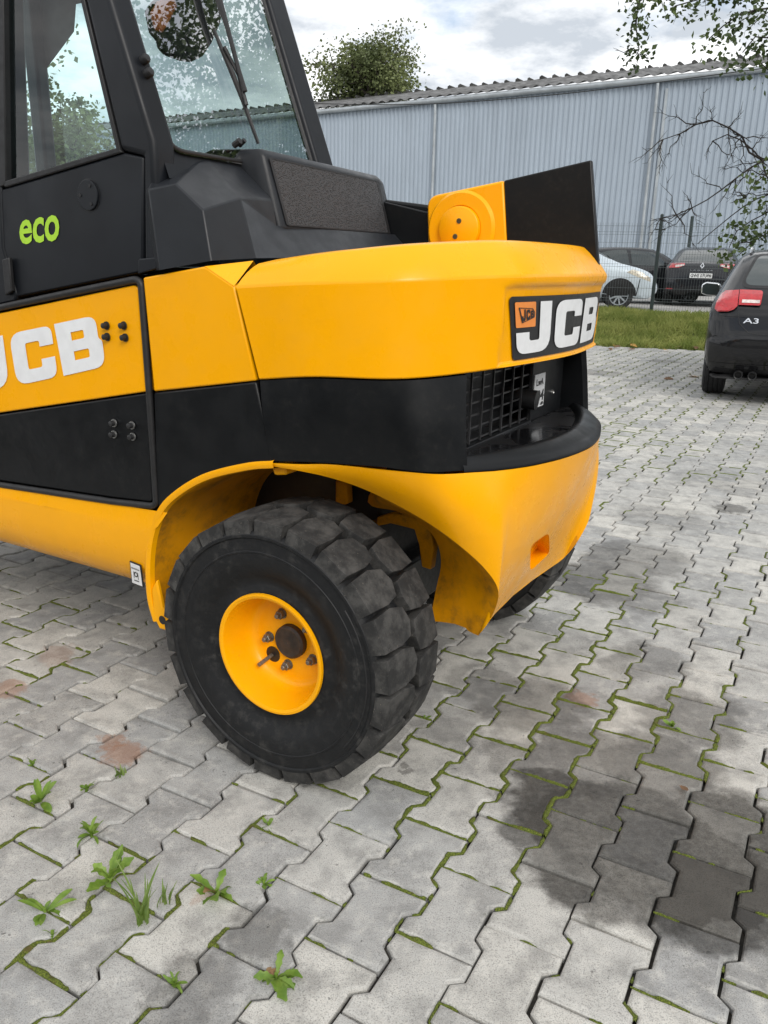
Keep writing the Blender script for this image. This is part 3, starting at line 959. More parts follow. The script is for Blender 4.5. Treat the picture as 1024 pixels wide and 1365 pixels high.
if ins:
    ex = bmesh.ops.extrude_face_region(bm, geom=ins)
    nv = [g for g in ex['geom'] if isinstance(g, bmesh.types.BMVert)]
    bmesh.ops.delete(bm, geom=ins, context='FACES')
    for v in nv:
        v.co += Vector((-.038, .012, .004))
bmesh.ops.recalc_face_normals(bm, faces=bm.faces)
me = bpy.data.meshes.new('rear_bumper'); bm.to_mesh(me); bm.free()
me.materials.append(M['yellow'])
me.polygons.foreach_set('use_smooth', [True] * len(me.polygons)); me.set_sharp_from_angle(angle=radians(48))
link('rear_bumper', me, truck)
# inner wall of the wheel arch, cast in one with the bumper
INN = [(-.02, .45, .74), (.03, .45, .735), (.07, .45, .73)] + [onv(x, y, vv) for x, y, vv in ((490, 668, .44), (530, 682, .44), (566, 702, .43), (583, 724, .42), (588, 752, .41), (582, 782, .40), (573, 828, .37))]
for s in (1, -1):
    e = catmull(EDGE, 40); q = catmull(INN, 40)
    rows = []
    for f in (0, .04, .12, .3, .55, .8, 1):
        g = f ** .8
        rows.append([Vector((a.x, a.y, a.z)).lerp(b, g) + Vector((-.010 * sin(pi * min(1, f * 5)) if f < .2 else 0, 0, 0)) + Vector((.02 * sin(pi * f), 0, .012 * sin(pi * f))) for a, b in zip(e, q)])
    # bottom closing: from tip along the underside to the middle
    V = [p for r in rows for p in r]
    if s < 0: V = [Vector((p.x, 2 * VC - p.y, p.z)) for p in V]
    add('arch_wall', V, grid_faces(len(rows), 40), 'yellow_grimy', truck, smooth=60)
und = [(.384, .336, .350), (.366, .400, .335), (.352, .52, .331), (.346, .66, .330), (.352, .80, .331), (.366, .92, .335), (.384, .984, .350), (.262, .89, .358), (.262, .43, .358)]
add('bumper_underside', *prism([(u, v, z) for u, v, z in und], (0, 0, .012)), 'yellow', truck)
# ---- grille recess
gu = .305
add('grille_backing', *join(box(.20, .24, .25, 1.07, .79, 1.0)), 'blackmetal', truck)
bars = []
g0, g1 = .265, .785
for k in range(9):
    y = g0 + (g1 - g0) * k / 8
    bars.append(box(gu - .0025, gu + .0025, y - .0018, y + .0018, .80, .985))
for k in range(7):
    z = .808 + .03 * k
    bars.append(box(gu - .0062, gu - .0031, g0, g1, z - .002, z + .002))
M['grillewire'] = simple('grey_black_wire', (0.035, 0.035, 0.037), 0.4, var=0.2)
grille = add('grille', *join(*bars), 'grillewire', truck)
add('grille_frame', *join(box(gu - .02, gu + .012, g0, g1, .790, .803), box(gu - .02, gu + .012, g0 - .01, g0, .79, .99), box(gu - .02, gu + .006, g1, 1.045, .797, .992)), 'black', truck, bevel=.003)
add('exhaust_outlet', *tube([(gu - .08, .755, .868), (gu + .03, .765, .862)], .027, 18), 'blackmetal', truck, smooth=40)
pl = empty
plate = add('rating_plate', *box(gu + .0065, gu + .009, .797, .880, .832, .925), 'white', truck)
for txt, y0, y1, z0, z1 in (('104', .802, .875, .848, .880), ('dB', .85, .875, .836, .845), ('LwA', .81, .865, .893, .912)):
    Vt, Ft, _ = text_shape(txt, .02)
    add('plate_lettering', [(gu + .0102, y0 + (y1 - y0) * p.x, z0 + (z1 - z0) * p.y) for p in Vt], Ft, 'darkfilm', plate)
for (y, z) in ((.955, .965), (.955, .86)):
    add('bolt', *lathe([(gu + .006, 0.0005), (gu + .012, .005), (gu + .006, .007)], 10, 'x'), 'steel', truck, smooth=30).location = (0, y, z)

# ---- core structure under the covers
add('chassis_core', *join(box(-2.1, -.43, .14, 1.18, .42, 1.17), box(-.43, .06, .12, 1.20, .80, 1.19), box(-.43, .02, .46, .86, .40, .80)), 'blackmetal', truck)
add('axle', *join(box(-.07, .07, .2, 1.12, .25, .40), tube([(0, .14, .333), (0, 1.18, .333)], .06, 16)), 'blackmetal', truck, bevel=.01)
add('steering_link', *prism([onv(x, y, .46) for x, y in ((486, 694), (520, 685), (552, 688), (572, 702), (578, 730), (574, 760), (562, 756), (558, 726), (552, 706), (520, 698), (490, 704))], (0, .03, 0)), 'yellow_grimy', truck, bevel=.004)
add('inner_wing', *prism([(-.42, .47, .62), (-.30, .47, .70), (-.05, .47, .72), (.10, .47, .70), (.12, .47, .79), (-.42, .47, .79)], (0, .012, 0)), 'yellow_grimy', truck, bevel=.003)
add('arch_bracket', *prism([(-.045, .085, .775), (-.005, .085, .775), (.0, .085, .748), (-.035, .085, .742)], (0, .05, 0)), 'yellow', truck, bevel=.006)
add('suspension_post', *prism([onv(x, y, .42) for x, y in ((447, 640), (462, 643), (463, 672), (447, 676))], (0, .03, 0)), 'yellow_grimy', truck, bevel=.004)
add('hose', *tube(catmull([(-.1, .34, .72), (.0, .36, .715), (.08, .36, .70), (.15, .38, .66)], 14), .012, 8), 'rubber', truck, smooth=40)

# ---- side: chassis sill, arch flange, panels
arch_px = [(365, 618), (328, 621), (273, 635), (234, 658), (213, 681), (201, 715), (197, 754), (199, 797), (207, 828)]
arch = [onv(x, y, VS) for x, y in arch_px]
# sill: rolls under towards the bottom
prof = [(.056, 9), (.052, 8), (.052, .545), (.055, .49), (.064, .44), (.085, .395), (.12, .362), (.17, .345), (.30, .34)]
def arch_u(z):
    a = arch[3:]
    for (p, q) in zip(a, a[1:]):
        if q[2] <= z <= p[2]:
            t = (p[2] - z) / (p[2] - q[2]); return p[0] + (q[0] - p[0]) * t
    return a[0][0] if z > a[0][2] else a[-1][0]
rows = []
sl0, sl1 = onv(0, 647, .055), onv(207, 681, .055)
for v, z in prof:
    zz = z
    r = []
    ue = arch_u(.635 if z == 9 else (.60 if z == 8 else z)) - .004
    for k in range(22):
        f = k / 21
        u = -2.15 + (ue + 2.15) * f
        zl = sl1[2] + (sl0[2] - sl1[2]) * (u - sl1[0]) / (sl0[0] - sl1[0])
        r.append(Vector((u, v, zl if z == 9 else (zl - .04 if z == 8 else z))))
    rows.append(r)
add('chassis_sill', [p for r in rows for p in r], grid_faces(len(rows), 22), 'yellow', truck, smooth=60)
# arch flange: a bent plate following the arch, with a lug and a hole at its foot
ac = catmull(arch, 44)
wide = []
for i, p in enumerate(ac):
    t = (ac[min(i + 1, 43)] - ac[max(i - 1, 0)]); n = Vector((-t.z, 0, t.x)).normalized()
    wide.append(n if n.x > 0 or n.z < 0 else -n)
cen = Vector((0, VS, .40))
rows = []
for dv, dn in ((.010, -.012), (-.002, -.008), (-.004, 0.0), (-.001, .008), (.012, .011), (.08, .012), (.22, .014), (.42, .012)):
    rows.append([p + (cen - p).normalized() * (dn + .002) + Vector((0, dv, 0)) for p in ac])
add('arch_flange', [p for r in rows[:5] for p in r], grid_faces(5, 44), 'yellow', truck, smooth=50)
add('wheel_arch', [p for r in rows[4:] for p in r], grid_faces(len(rows) - 4, 44), 'yellow_grimy', truck, smooth=50)
q = ac[-1]
lug = [(q.x - .004, VS - .002, q.z + .09), (q.x - .002, VS - .002, q.z + .01), (q.x + .015, VS - .002, q.z - .018), (q.x + .045, VS - .002, q.z - .016), (q.x + .052, VS - .002, q.z + .015), (q.x + .03, VS - .002, q.z + .05), (q.x + .016, VS - .002, q.z + .12)]
add('tie_down_lug', *prism(lug, (0, .014, 0)), 'yellow', truck, bevel=.004)
add('lug_hole', *lathe([(VS - .0035, .0003), (VS - .0035, .012)], 16, 'y'), 'blackmetal', truck).location = (q.x + .030, 0, q.z + .012)
# warning label by the arch
lp = [onv(174, 747, .0625), onv(189, 753, .0625), onv(193, 783, .076), onv(177, 777, .076)]
st = add('warning_label', *prism([(a, b - .003, c) for a, b, c in lp], (0, .002, 0)), 'darkfilm', truck)
def lq(x, y, o): 
    p = bilin([Vector((a, b - .003, c)) for a, b, c in lp], x, y); return (p.x, p.y - o, p.z)
add('label_face', [lq(.08, .05, .0012), lq(.92, .05, .0012), lq(.92, .95, .0012), lq(.08, .95, .0012)], [(0, 1, 2, 3)], 'white', st)
zz = []
for k in range(9):
    a = .15 + .08 * k
    zz.append(((lq(a, .72, .0024), lq(a + .07, .72, .0024), lq(a + .035, .80, .0024)), ((0, 1, 2),)))
ring = [(.5 + .16 * cos(2 * pi * k / 14), .5 + .12 * sin(2 * pi * k / 14)) for k in range(14)]
ring2 = [(.5 + .10 * cos(2 * pi * k / 14), .5 + .07 * sin(2 * pi * k / 14)) for k in range(14)]
Vv, Ff = flat_shape([ring, ring2])
zz.append(([lq(p.x, p.y, .0024) for p in Vv], Ff))
for a, b, c, d in ((.3, .34, .62, .30), (.66, .70, .62, .30), (.3, .7, .24, .20)):
    zz.append(((lq(a, d, .0024), lq(b, d, .0024), lq(b, c, .0024), lq(a, c, .0024)), ((0, 1, 2, 3),)))
add('label_print', *join(*zz), 'darkfilm', st)

def side_panel(name, px, mat, v=VS, thick=.03, bevel=.004, rad=None):
    P = [onv(x, y, v) for x, y in px]
    return add(name, *prism(P, (0, thick, 0)), mat, truck, bevel=bevel)
# hinged service panel with rubber trim
side_panel('service_panel_upper', [(-420, 505), (100, 396.5)] + rpoly([(140, 388), (182.5, 379, 8), (195.5, 522)], 6)[1:] + [(-285, 591), (-420, 578)], 'yellow', VS + .003)
side_panel('service_panel_lower', [(-285, 594), (195.5, 524.2)] + rpoly([(199, 600), (204, 670, 6), (150, 663.5)], 5)[1:] + [(-285, 598)], 'black', VS + .004)
trim = [onv(x, y, VS + .002) for x, y in [(-420, 498), (-200, 452), (0, 410), (100, 389)] + rpoly([(150, 379), (188, 371, 12), (199, 520)], 7)[1:] + rpoly([(199, 530), (209, 675, 9), (150, 668.5)], 7)[1:] + [(80, 658), (0, 646), (-200, 615)]]
add('panel_trim', *tube(trim, .0085, 10), 'rubber', truck, smooth=50)
for grp, mt in ((((142, 434), (165, 434), (143, 449), (167, 450)), 'rubber'), (((152, 564), (176, 567), (152, 579), (177, 582)), 'rubber')):
    for (x, y) in grp:
        p = onv(x, y, VS)
        o = empty('bolt', (p[0], VS, p[2]), 0, truck)
        add('washer', *lathe([(.001, .0101), (-.002, .0098), (-.002, .003)], 16, 'y'), 'steel' if y > 500 else 'rubber', o, smooth=30)
        add('bolt_head', *lathe([(-.001, .0072), (-.012, .0068), (-.0135, .004), (-.0137, .0002)], 14, 'y'), mt, o, smooth=40)
# big white letters on the service panel
def panel_letters(chh, quad, vv):
    Vv, Ff = flat_shape(LETTER[chh])
    o = []
    for p in Vv:
        x, y = bilin([Vector(a) for a in quad], p.x, p.y)[:2]
        o.append(onv(x, y, vv))
    add('lettering', o, Ff, 'white', truck)
panel_letters('B', [(72, 432), (133, 419), (142, 488), (85, 501)], VS + .0012)
panel_letters('C', [(12, 445), (70.5, 433), (80, 501.5), (23, 514)], VS + .0012)
panel_letters('J', [(-54, 459), (8, 446), (17, 515), (-45, 528)], VS + .0012)

# fixed rear quarter panel, yellow over black, with its bevelled top corner
side_panel('quarter_panel', [(190.5, 370), (273, 355), (312, 381.5), (340.5, 507.5), (205, 522)], 'yellow', VS - .001, .03, .004)
A, B_, C_ = onv(273, 355, VS - .001), onv(338, 347.5, .13), onv(312, 381.5, VS - .001)
D_ = onv(338, 347.5, .13)
add('quarter_panel_bevel', [A, D_, C_, onv(273, 355, .12), (D_[0], D_[1] + .02, D_[2] - .02)], [(0, 1, 2), (0, 3, 1), (3, 4, 1)], 'yellow', truck)
side_panel('quarter_panel_black', [(205, 523.5), (340.8, 509), (364, 616), (328, 619.5), (273, 633), (234, 656), (213.5, 679), (209, 668)], 'black', VS, .03, .004)
add('seam_filler', *prism([onv(x, y, VS + .02) for x, y in [(306, 383), (318, 383), (349, 507), (370, 616), (360, 616), (338, 508)]], (0, .03, 0)), 'blackmetal', truck)

# ---- faceted black engine cover behind the cab
pa = dict(a=onv(197.6, 252.6, .042), b=onv(234.5, 244.5, .072), c=(-.351, .25, 1.444), d=(-.377, .12, 1.407), e=onv(271, 279.7, .072), f=(-.221, .22, 1.346),
          g=(-.242, .365, 1.352), h=(-.355, .365, 1.445), i=onv(213, 360, .042), j=onv(282, 347.5, .062), k=(-.166, .20, 1.214),
          l=(-.135, .98, 1.232), m=(-.205, .985, 1.292), n=(-.23, .365, 1.292), o=(-.42, .12, 1.19), q=(-.43, .25, 1.40), r=(-.43, .365, 1.44), s=(-.40, .10, 1.36), t=(-.40, .10, 1.18))
ks = list(pa)
def fx(*names): return [tuple(ks.index(c) for c in n.split()) for n in names]
add('engine_cover', list(pa.values()), fx('a i j e b', 'b e f c', 'a b c d', 'e j k f', 'c f g h', 'f k l m n', 'f n g', 'c h r q', 'd c q', 'a d q s', 'a s t i'), 'plastic', truck, smooth=8, bevel=.0035, segs=2, ang=9)
hump = [(-.262, .37, 1.355), (-.278, .372, 1.462), (-.30, .374, 1.474), (-.43, .37, 1.474), (-.43, .37, 1.34)]
prof_h = [(-.222, 1.288), (-.270, 1.458), (-.285, 1.472), (-.44, 1.478), (-.44, 1.25), (-.24, 1.25)]
def hsec(y, dx, dz):
    return [(x - dx, y, z - (dz if z > 1.4 else 0)) for x, z in prof_h]
secs = [hsec(.366, .030, .012), hsec(.376, .006, .001), hsec(.39, 0, 0), hsec(.93, .0, .010), hsec(.965, .008, .016), hsec(1.0, .05, .05), hsec(1.03, .13, .12)]
V = [p for s_ in secs for p in s_]; n = 6
Fh = [(a * n + b, a * n + (b + 1) % n, (a + 1) * n + (b + 1) % n, (a + 1) * n + b) for a in range(len(secs) - 1) for b in range(n)]
Fh += [tuple(range(n)), tuple(range(len(V) - n, len(V)))]
hm = add('grille_cover', V, Fh, 'plastic', truck, bevel=.006, segs=3, ang=25)
def hp(y, f, off=0.0):
    x0, z0 = prof_h[0]; x1, z1 = prof_h[1]
    z1 -= .010 * (y - .39) / .54
    return Vector((x0 + (x1 - x0) * f + off, y, z0 + (z1 - z0) * f + off * .25))
mesh_l = [(.405, .05), (.905, .05), (.905, .945), (.395, .945)]
Vv, Ff = flat_shape([rpoly([(a, b, .02) for a, b in mesh_l])])
add('mesh_insert', [hp(p.x, p.y, .0022) for p in Vv], Ff, 'mesh', truck)
fo, fi = rpoly([(.395, .03, .02), (.915, .03, .02), (.915, .965, .02), (.385, .965, .02)]), rpoly([(.405, .05, .02), (.905, .05, .02), (.905, .945, .02), (.395, .945, .02)])
Vv, Ff = flat_shape([fo, fi])
fr_ = add('mesh_frame', [hp(p.x, p.y, .0032) for p in Vv], Ff, 'rubber', truck)
add('cover_apron', *prism([(-.14, .985, 1.23), (-.2, .985, 1.30), (-.26, 1.03, 1.34), (-.26, 1.16, 1.32), (-.1, 1.16, 1.20)], (-.1, 0, -.05)), 'plastic', truck, bevel=.01)

# ---- boom at the right-hand side
bv = .90
M['nut2'] = simple('dark_zinc_screw', (0.10, 0.085, 0.05), 0.5, metal=0.3, var=0.3, scale=90)
b_y = [onv(x, y, bv) for x, y in [(573, 345)] + [(569.5, 285)] + rpoly([(569, 290), (570, 262, 14), (672, 241)], 5)[1:-1] + [(671, 240.5), (680, 350)]]
b_y[0] = (b_y[0][0], bv, 1.16); b_y[-1] = (b_y[-1][0], bv, 1.16)
add('boom_pivot_plate', *prism(b_y, (0, .03, 0)), 'yellow', truck, bevel=.006)
b_k = [onv(671.5, 240.5, bv + .002), onv(788, 213, bv + .002), onv(797.5, 352, bv + .002)]
b_k.append((b_k[-1][0], bv + .002, 1.16)); b_k.append((onv(680, 345, bv)[0], bv + .002, 1.16))
add('boom_tail', *prism(b_k, (0, .02, 0)), 'black', truck, bevel=.004)
c0 = onv(615, 303, bv)
add('pivot_ring', *lathe([(0, .001), (0, .107)] and [(-.001, .060), (-.010, .066), (-.010, .098), (-.001, .106)], 48, 'y'), 'yellow', truck, smooth=40).location = (c0[0], bv, c0[2] - .006)
for_ = add('pivot_cap', *lathe([(-.002, .064), (-.022, .062), (-.025, .058), (-.025, .0005)], 40, 'y'), 'yellow', truck, smooth=40)
for_.location = (c0[0] + .001, bv, c0[2] - .006)
for dx, dz in ((.004, .022), (-.006, -.020)):
    add('cap_screw', *lathe([(-.0245, .0075), (-.0275, .007), (-.0275, .004), (-.0262, .0035), (-.0262, .0003)], 14, 'y'), 'nut2', truck, smooth=30).location = (c0[0] + dx, bv, c0[2] - .006 + dz)
add('boom', *prism([(-.10, .94, 1.20), (-.10, .94, 1.375), (-.35, .94, 1.405), (-2.4, .94, 1.30), (-2.4, .94, 1.08)], (0, .16, 0)), 'black', truck, bevel=.008)
add('boom_gusset', *prism([(-.05, .92, 1.19), (-.05, .92, 1.345), (-.32, .92, 1.40), (-.32, .92, 1.36), (-.30, .92, 1.19)], (0, .015, 0)), 'black', truck, bevel=.004)

# ---- wheels
WR = .333
def make_wheel():
    w = empty('wheel', (0, 0, WR), 0, truck)
    prof = [(.100, .128), (.030, .138), (.018, .1475), (.019, .156), (.025, .166), (.026, .177), (.020, .190), (.008, .208), (.001, .225), (-.001, .243), (-.001, .250), (-.0026, .2515), (-.0026, .2545), (-.001, .256), (.000, .270), (.001, .284), (-.003, .287), (-.003, .293), (.001, .296), (.004, .300), (.016, .303), (.06, .305), (.12, .306), (.18, .305), (.222, .303), (.236, .29), (.240, .25), (.232, .2), (.20, .165), (.16, .150)]
    ty = add('tyre', *lathe(prof, 96, 'y'), 'tyre', w, smooth=42)
    rim = [(.16, .140), (.12, .132), (.030, .1385), (.014, .1405), (.0065, .1445), (.007, .1495), (.014, .1500), (.018, .146)]
    inner = [(.0065, .1445), (.009, .1385), (.024, .1345), (.070, .126), (.092, .120), (.099, .111), (.1005, .100), (.101, .0005)]
    add('rim', *join(lathe(rim, 64, 'y'), lathe(inner, 64, 'y')), 'yellow', w, smooth=42)
    add('hub_cap', *lathe([(.114, .043), (.100, .042), (.096, .036), (.098, .026), (.094, .014), (.096, .0004)], 32, 'y'), 'hub', w, smooth=40).location = (0, -.014, 0)
    for k in range(5):
        a = radians(43 + 72 * k)
        x, z = .070 * cos(a), .070 * sin(a)
        add('wheel_nut', *join(lathe([(.1145, .0138), (.112, .0132), (.112, .008)], 18, 'y'), lathe([(.1125, .0112), (.100, .0112), (.0985, .0098), (.0985, .0003)], 6, 'y'), lathe([(.0986, .0062), (.091, .0060), (.0898, .005), (.0898, .0002)], 12, 'y')), 'nut', w).location = (x, -.014, z)
    va = radians(222)
    add('valve_hole', *lathe([(.1146, .0003), (.1138, .021)], 20, 'y'), 'blackmetal', w).location = (.080 * cos(va), -.014, .080 * sin(va))
    add('valve_stem', *tube([(.084 * cos(va), .100, .084 * sin(va)), (.098 * cos(va), .058, .104 * sin(va))], .005, 8), 'nut', w)
    # raised wear groove mark on the sidewall
    gr = []
    for k in range(19):
        a = radians(-38 + 76 * k / 18)
        gr.append((.2725 * cos(a), .0002, .2725 * sin(a)))
    add('sidewall_groove', *tube(gr, .0022, 6), 'rubber', w, smooth=40)
    # two staggered rows of heavy tread blocks
    def block(outer):
        if outer:
            P = [(.003, -.043), (.066, -.048), (.110, -.033), (.121, .004), (.108, .042), (.066, .0505), (.003, .0455)]
        else:
            P = [(.235, -.044), (.178, -.049), (.134, -.040), (.1245, .000), (.136, .040), (.176, .049), (.235, .044)]
        V = []
        P = [(v, s * 20 / 22) for v, s in P]
        for lev, ins in ((.296, -.001), (.3295, .0005), (.3330, .0010), (.3336, .0026)):
            cx = sum(p[0] for p in P) / len(P); cy = sum(p[1] for p in P) / len(P)
            for v, s in P:
                d = Vector((v - cx, s - cy)); L = d.length
                v2, s2 = cx + d.x * (1 - ins / L), cy + d.y * (1 - ins / L)
                r = lev
                edge = (v < .03) if outer else (v > .21)
                if edge:
                    r -= .006 if lev > .32 else 0
                    if lev < .301: r = .294; v2 = v - .004 if outer else v + .004
                a = s2 / .333
                V.append((r * sin(a), v2, r * cos(a)))
        n = len(P)
        Fc = [(k * n + i, k * n + (i + 1) % n, (k + 1) * n + (i + 1) % n, (k + 1) * n + i) for k in range(3) for i in range(n)]
        Fc.append(tuple(range(3 * n, 4 * n)))
        return mesh_data('tread_block', V, Fc, M['tread'])
    bo, bi = block(True), block(False)
    NB = 22
    for k in range(NB):
        o = link('tread_block', bo, w); o.rotation_euler = (0, 2 * pi * k / NB + .03, 0)
        o = link('tread_block', bi, w); o.rotation_euler = (0, 2 * pi * (k + .5) / NB + .03, 0)
    return w
M['hub'] = simple('greasy_hub', (0.030, 0.022, 0.017), 0.55, var=0.5, scale=40, bump=0.4, bscale=150)
M['nut'] = simple('zinc_nut', (0.20, 0.19, 0.17), 0.45, metal=0.7, var=0.35, scale=120)
w0 = make_wheel()
for (u, v, rz) in ((0, 2 * VC, pi), (-1.95, .0, 0), (-1.95, 2 * VC, pi)):
    c = copy_tree(w0, truck)
    c.location = (u, v, WR); c.rotation_euler = (0, random.uniform(0, 1), rz)

# ---- cab
CV0, CV1 = .065, .775
def cabp(x, y): 
    return onv(x, y, CV0)
def line_u(p, q, z):
    return p[0] + (q[0] - p[0]) * (z - p[2]) / (q[2] - p[2])
pf_t, pf_b = cabp(112, 0), cabp(160, 201)       # front edge of the rear pillar (window side)
pr_t, pr_b = cabp(148, 0), cabp(204, 186)       # rear edge of the rear pillar
ZR = 2.06
pil = [(line_u(pf_t, pf_b, ZR), CV0, ZR), pf_b, cabp(190, 208), cabp(191, 358), cabp(212, 352), cabp(206, 215), pr_b, (line_u(pr_t, pr_b, ZR), CV0, ZR)]
add('rear_pillar', *prism(pil, (0, .07, 0)), 'cab', truck, bevel=.014, segs=4, ang=30)
add('pillar_step', *prism([cabp(187, 345), cabp(210, 343), cabp(212, 358), cabp(186, 366)], (0, -.006, 0)), 'cab', truck, bevel=.003)
door = [cabp(-330, 345), cabp(-330, 449), cabp(22, 396), cabp(188, 363), cabp(189, 209), cabp(163, 203.5), cabp(6, 250.5)]
add('door_panel', *prism([(a, b + .004, c) for a, b, c in door], (0, .04, 0)), 'cab', truck, bevel=.005)
# door frame around the glass, front post
wf = line_u(pf_t, pf_b, ZR)
add('door_frame', *join(
    prism([cabp(6, 250), cabp(162, 203), cabp(157, 196), cabp(3, 242)], (0, .03, 0)),
    prism([cabp(-6, -60), cabp(3, -60), cabp(8, 246), cabp(-2, 250)], (0, .03, 0)),
    prism([pf_b, (wf, CV0, ZR), (wf - .012, CV0, ZR), (pf_b[0] - .012, CV0, pf_b[2])], (0, .03, 0))), 'rubber', truck, bevel=.003)
add('hinge_post', *prism([cabp(-60, -60), cabp(-14, -60), cabp(4, 330), cabp(22, 392), cabp(20, 402), cabp(-60, 420)], (0, .09, 0)), 'cab', truck, bevel=.006)
add('hinge', *prism([cabp(8, 346), cabp(17, 343), cabp(21, 388), cabp(12, 394)], (0, -.012, 0)), 'rubber', truck, bevel=.003)
gl = [cabp(2, -60), (line_u(pf_t, pf_b, ZR), CV0, ZR), cabp(158, 198), cabp(5, 244)]
add('door_window', [(a, b + .016, c) for a, b, c in gl], [(0, 1, 2, 3)], 'sideglass', truck)
add('door_seal', *prism([(a, b + .035, c) for a, b, c in (cabp(140, 195), cabp(202, 190), cabp(204, 240), cabp(140, 240))], (0, .01, 0)), 'rubber', truck)
# round cap with three screws, green lettering
dc = cabp(117, 260)
cap = add('round_cap', *lathe([(.004, .034), (-.0005, .034), (-.0015, .0325), (-.0015, .0005)], 36, 'y'), 'cab', truck, smooth=15)
cap.location = (dc[0], CV0, dc[2])
add('cap_gap', *lathe([(.0037, .0345), (.0037, .037)], 36, 'y'), 'rubber', truck).location = (dc[0], CV0, dc[2])
for a in (60, 180, 300):
    add('cap_screw', *lathe([(-.001, .0042), (-.0035, .004), (-.0035, .0003)], 10, 'y'), 'rubber', truck, smooth=30).location = (dc[0] + .023 * cos(radians(a)), CV0, dc[2] + .023 * sin(radians(a)))
Vt, Ft, _ = text_shape('eco', .022)
ecoq = [(26, 294), (79, 285), (79, 321), (26, 326.5)]
add('green_lettering', [onv(*bilin(ecoq, p.x, p.y)[:2], CV0 + .0026) for p in Vt], Ft, 'green', truck)

# rear glass plane leans forward
G0u, G0z, GS = -.352, 1.46, -.38
def gl_u(z): return G0u + GS * (z - G0z)
def onglass(x, y, off=0.0):
    d = ray(x, y)
    # local coordinates
    o = EYE - T_O
    ou, ov, oz = o.dot(T_B), o.dot(T_V), o.z
    du, dv, dz = d.dot(T_B), d.dot(T_V), d.z
    # u - GS*z = G0u - GS*G0z + off
    t = (G0u - GS * G0z + off - (ou - GS * oz)) / (du - GS * dz)
    return Vector((ou + du * t, ov + dv * t, oz + dz * t))
def gp(v, z, off=0.0): return Vector((gl_u(z) + off, v, z))
go = [(CV0 + .03, 1.38), (CV1, 1.38), (CV1, 2.06), (CV0 + .03, 2.06)]
gi = rpoly([(.118, 1.442, .05), (.690, 1.442, .04), (.690, 2.01, .05), (.118, 2.01, .05)], 6)
Vv, Ff = flat_shape([go, gi])
nV = len(Vv)
add('rear_window_frame', [gp(p.x, p.y, .004) for p in Vv] , Ff, 'cab', truck)
ring = [gp(v, z, .004) for v, z in gi]; ring2 = [gp(v, z, -.02) for v, z in gi]
gsk_o = rpoly([(.108, 1.432, .055), (.700, 1.432, .045), (.700, 2.02, .055), (.108, 2.02, .055)], 6)
add('window_gasket', *tube([gp(v, z, .007) for v, z in gi] + [gp(*gi[0], .007)], .006, 8, False), 'rubber', truck, smooth=50)
Vv, Ff = flat_shape([rpoly([(.112, 1.436, .05), (.696, 1.436, .04), (.696, 2.016, .05), (.112, 2.016, .05)], 6)])
add('rear_window', [gp(p.x, p.y, .010) for p in Vv], Ff, 'glass', truck)
add('right_rear_pillar', *prism([gp(.690, 1.38, -.01), gp(.775, 1.38, -.01), gp(.775, 2.08, -.01), gp(.690, 2.08, -.01)], (.035, 0, .0)), 'cab', truck, bevel=.010, segs=3)
add('roof', *prism([(-1.55, CV0 - .005, 2.05), (gl_u(2.05) + .05, CV0 - .005, 2.05), (gl_u(2.05) + .05, CV1 + .01, 2.05), (-1.55, CV1 + .01, 2.05)], (0, 0, .09)), 'cab', truck, bevel=.03, segs=4)
add('window_sill', *prism([(-.37, .125, 1.405), (-.345, .125, 1.39), (-.33, .40, 1.40), (-.38, .40, 1.44)], (-.03, 0, -.06)), 'cab', truck, bevel=.006)
# right wall of the cab with its two window openings
W2 = CV1 - .01
op_a = [onv(x, y, W2) for x, y in [(-30, -60), (-6, -60), (7, 50), (18, 55), (41, 103), (38, 150), (31, 200), (24, 226), (4, 232), (-30, 240)]]
op_b = [onv(x, y, W2) for x, y in [(52, -70), (82, -70), (78, -2), (56, 25), (50, 20), (51, -10)]]
op_c = [onv(x, y, W2) for x, y in [(104, 36), (111, 34), (124, 70), (138, 150), (150, 190), (140, 205), (60, 216), (66, 160), (70, 154), (82, 145), (88, 116), (95, 84), (99, 42)]]
outer = [(-1.6, .95), (-.34, .95), (gl_u(1.45) + .0, 1.45), (gl_u(2.06), 2.06), (-1.6, 2.06)]
lft = [onv(x, y, W2) for x, y in [(60, 216), (66, 160), (70, 154), (82, 145), (88, 116), (95, 84), (99, 42)]]
op_c = lft + [(lft[-1][0] + .02, W2, 2.0), (gl_u(2.0) - .05, W2, 2.0), (gl_u(1.40) - .05, W2, 1.40), (lft[0][0] + .05, W2, 1.40)]
Vv, Ff = flat_shape([outer, [(p[0], p[2]) for p in op_c]])
fr_u = min(p[0] for p in op_a)
# the far wall is built as a plate with holes where the photograph shows daylight
loops = [outer]
for op in (op_c, op_a):
    L = [(max(-1.55, p[0]), min(2.03, max(1.0, p[2]))) for p in op]
    loops.append(L)
Vv, Ff = flat_shape(loops)
add('right_cab_wall', [(p.x, W2, p.y) for p in Vv] , Ff, 'interior', truck)
add('right_side_window', [(p[0], W2 + .006, p[1]) for p in outer], [tuple(range(len(outer)))], 'sideglass', truck)
add('cab_floor', *box(-1.6, -.40, .10, .77, .95, .99), 'interior', truck)
add('dashboard', *prism([(-1.50, .10, .99), (-1.12, .10, .99), (-1.16, .10, 1.20), (-1.30, .10, 1.26), (-1.50, .10, 1.22)], (0, .64, 0)), 'interior', truck, bevel=.02)
add('steering_wheel', *lathe([(.012 * sin(2 * pi * k / 8), .16 + .012 * cos(2 * pi * k / 8)) for k in range(8)], 32, 'x', True), 'interior', truck, smooth=60)
o = bpy.data.objects['steering_wheel']; o.location = (-1.08, .40, 1.30); o.rotation_euler = (0, radians(-35), 0)
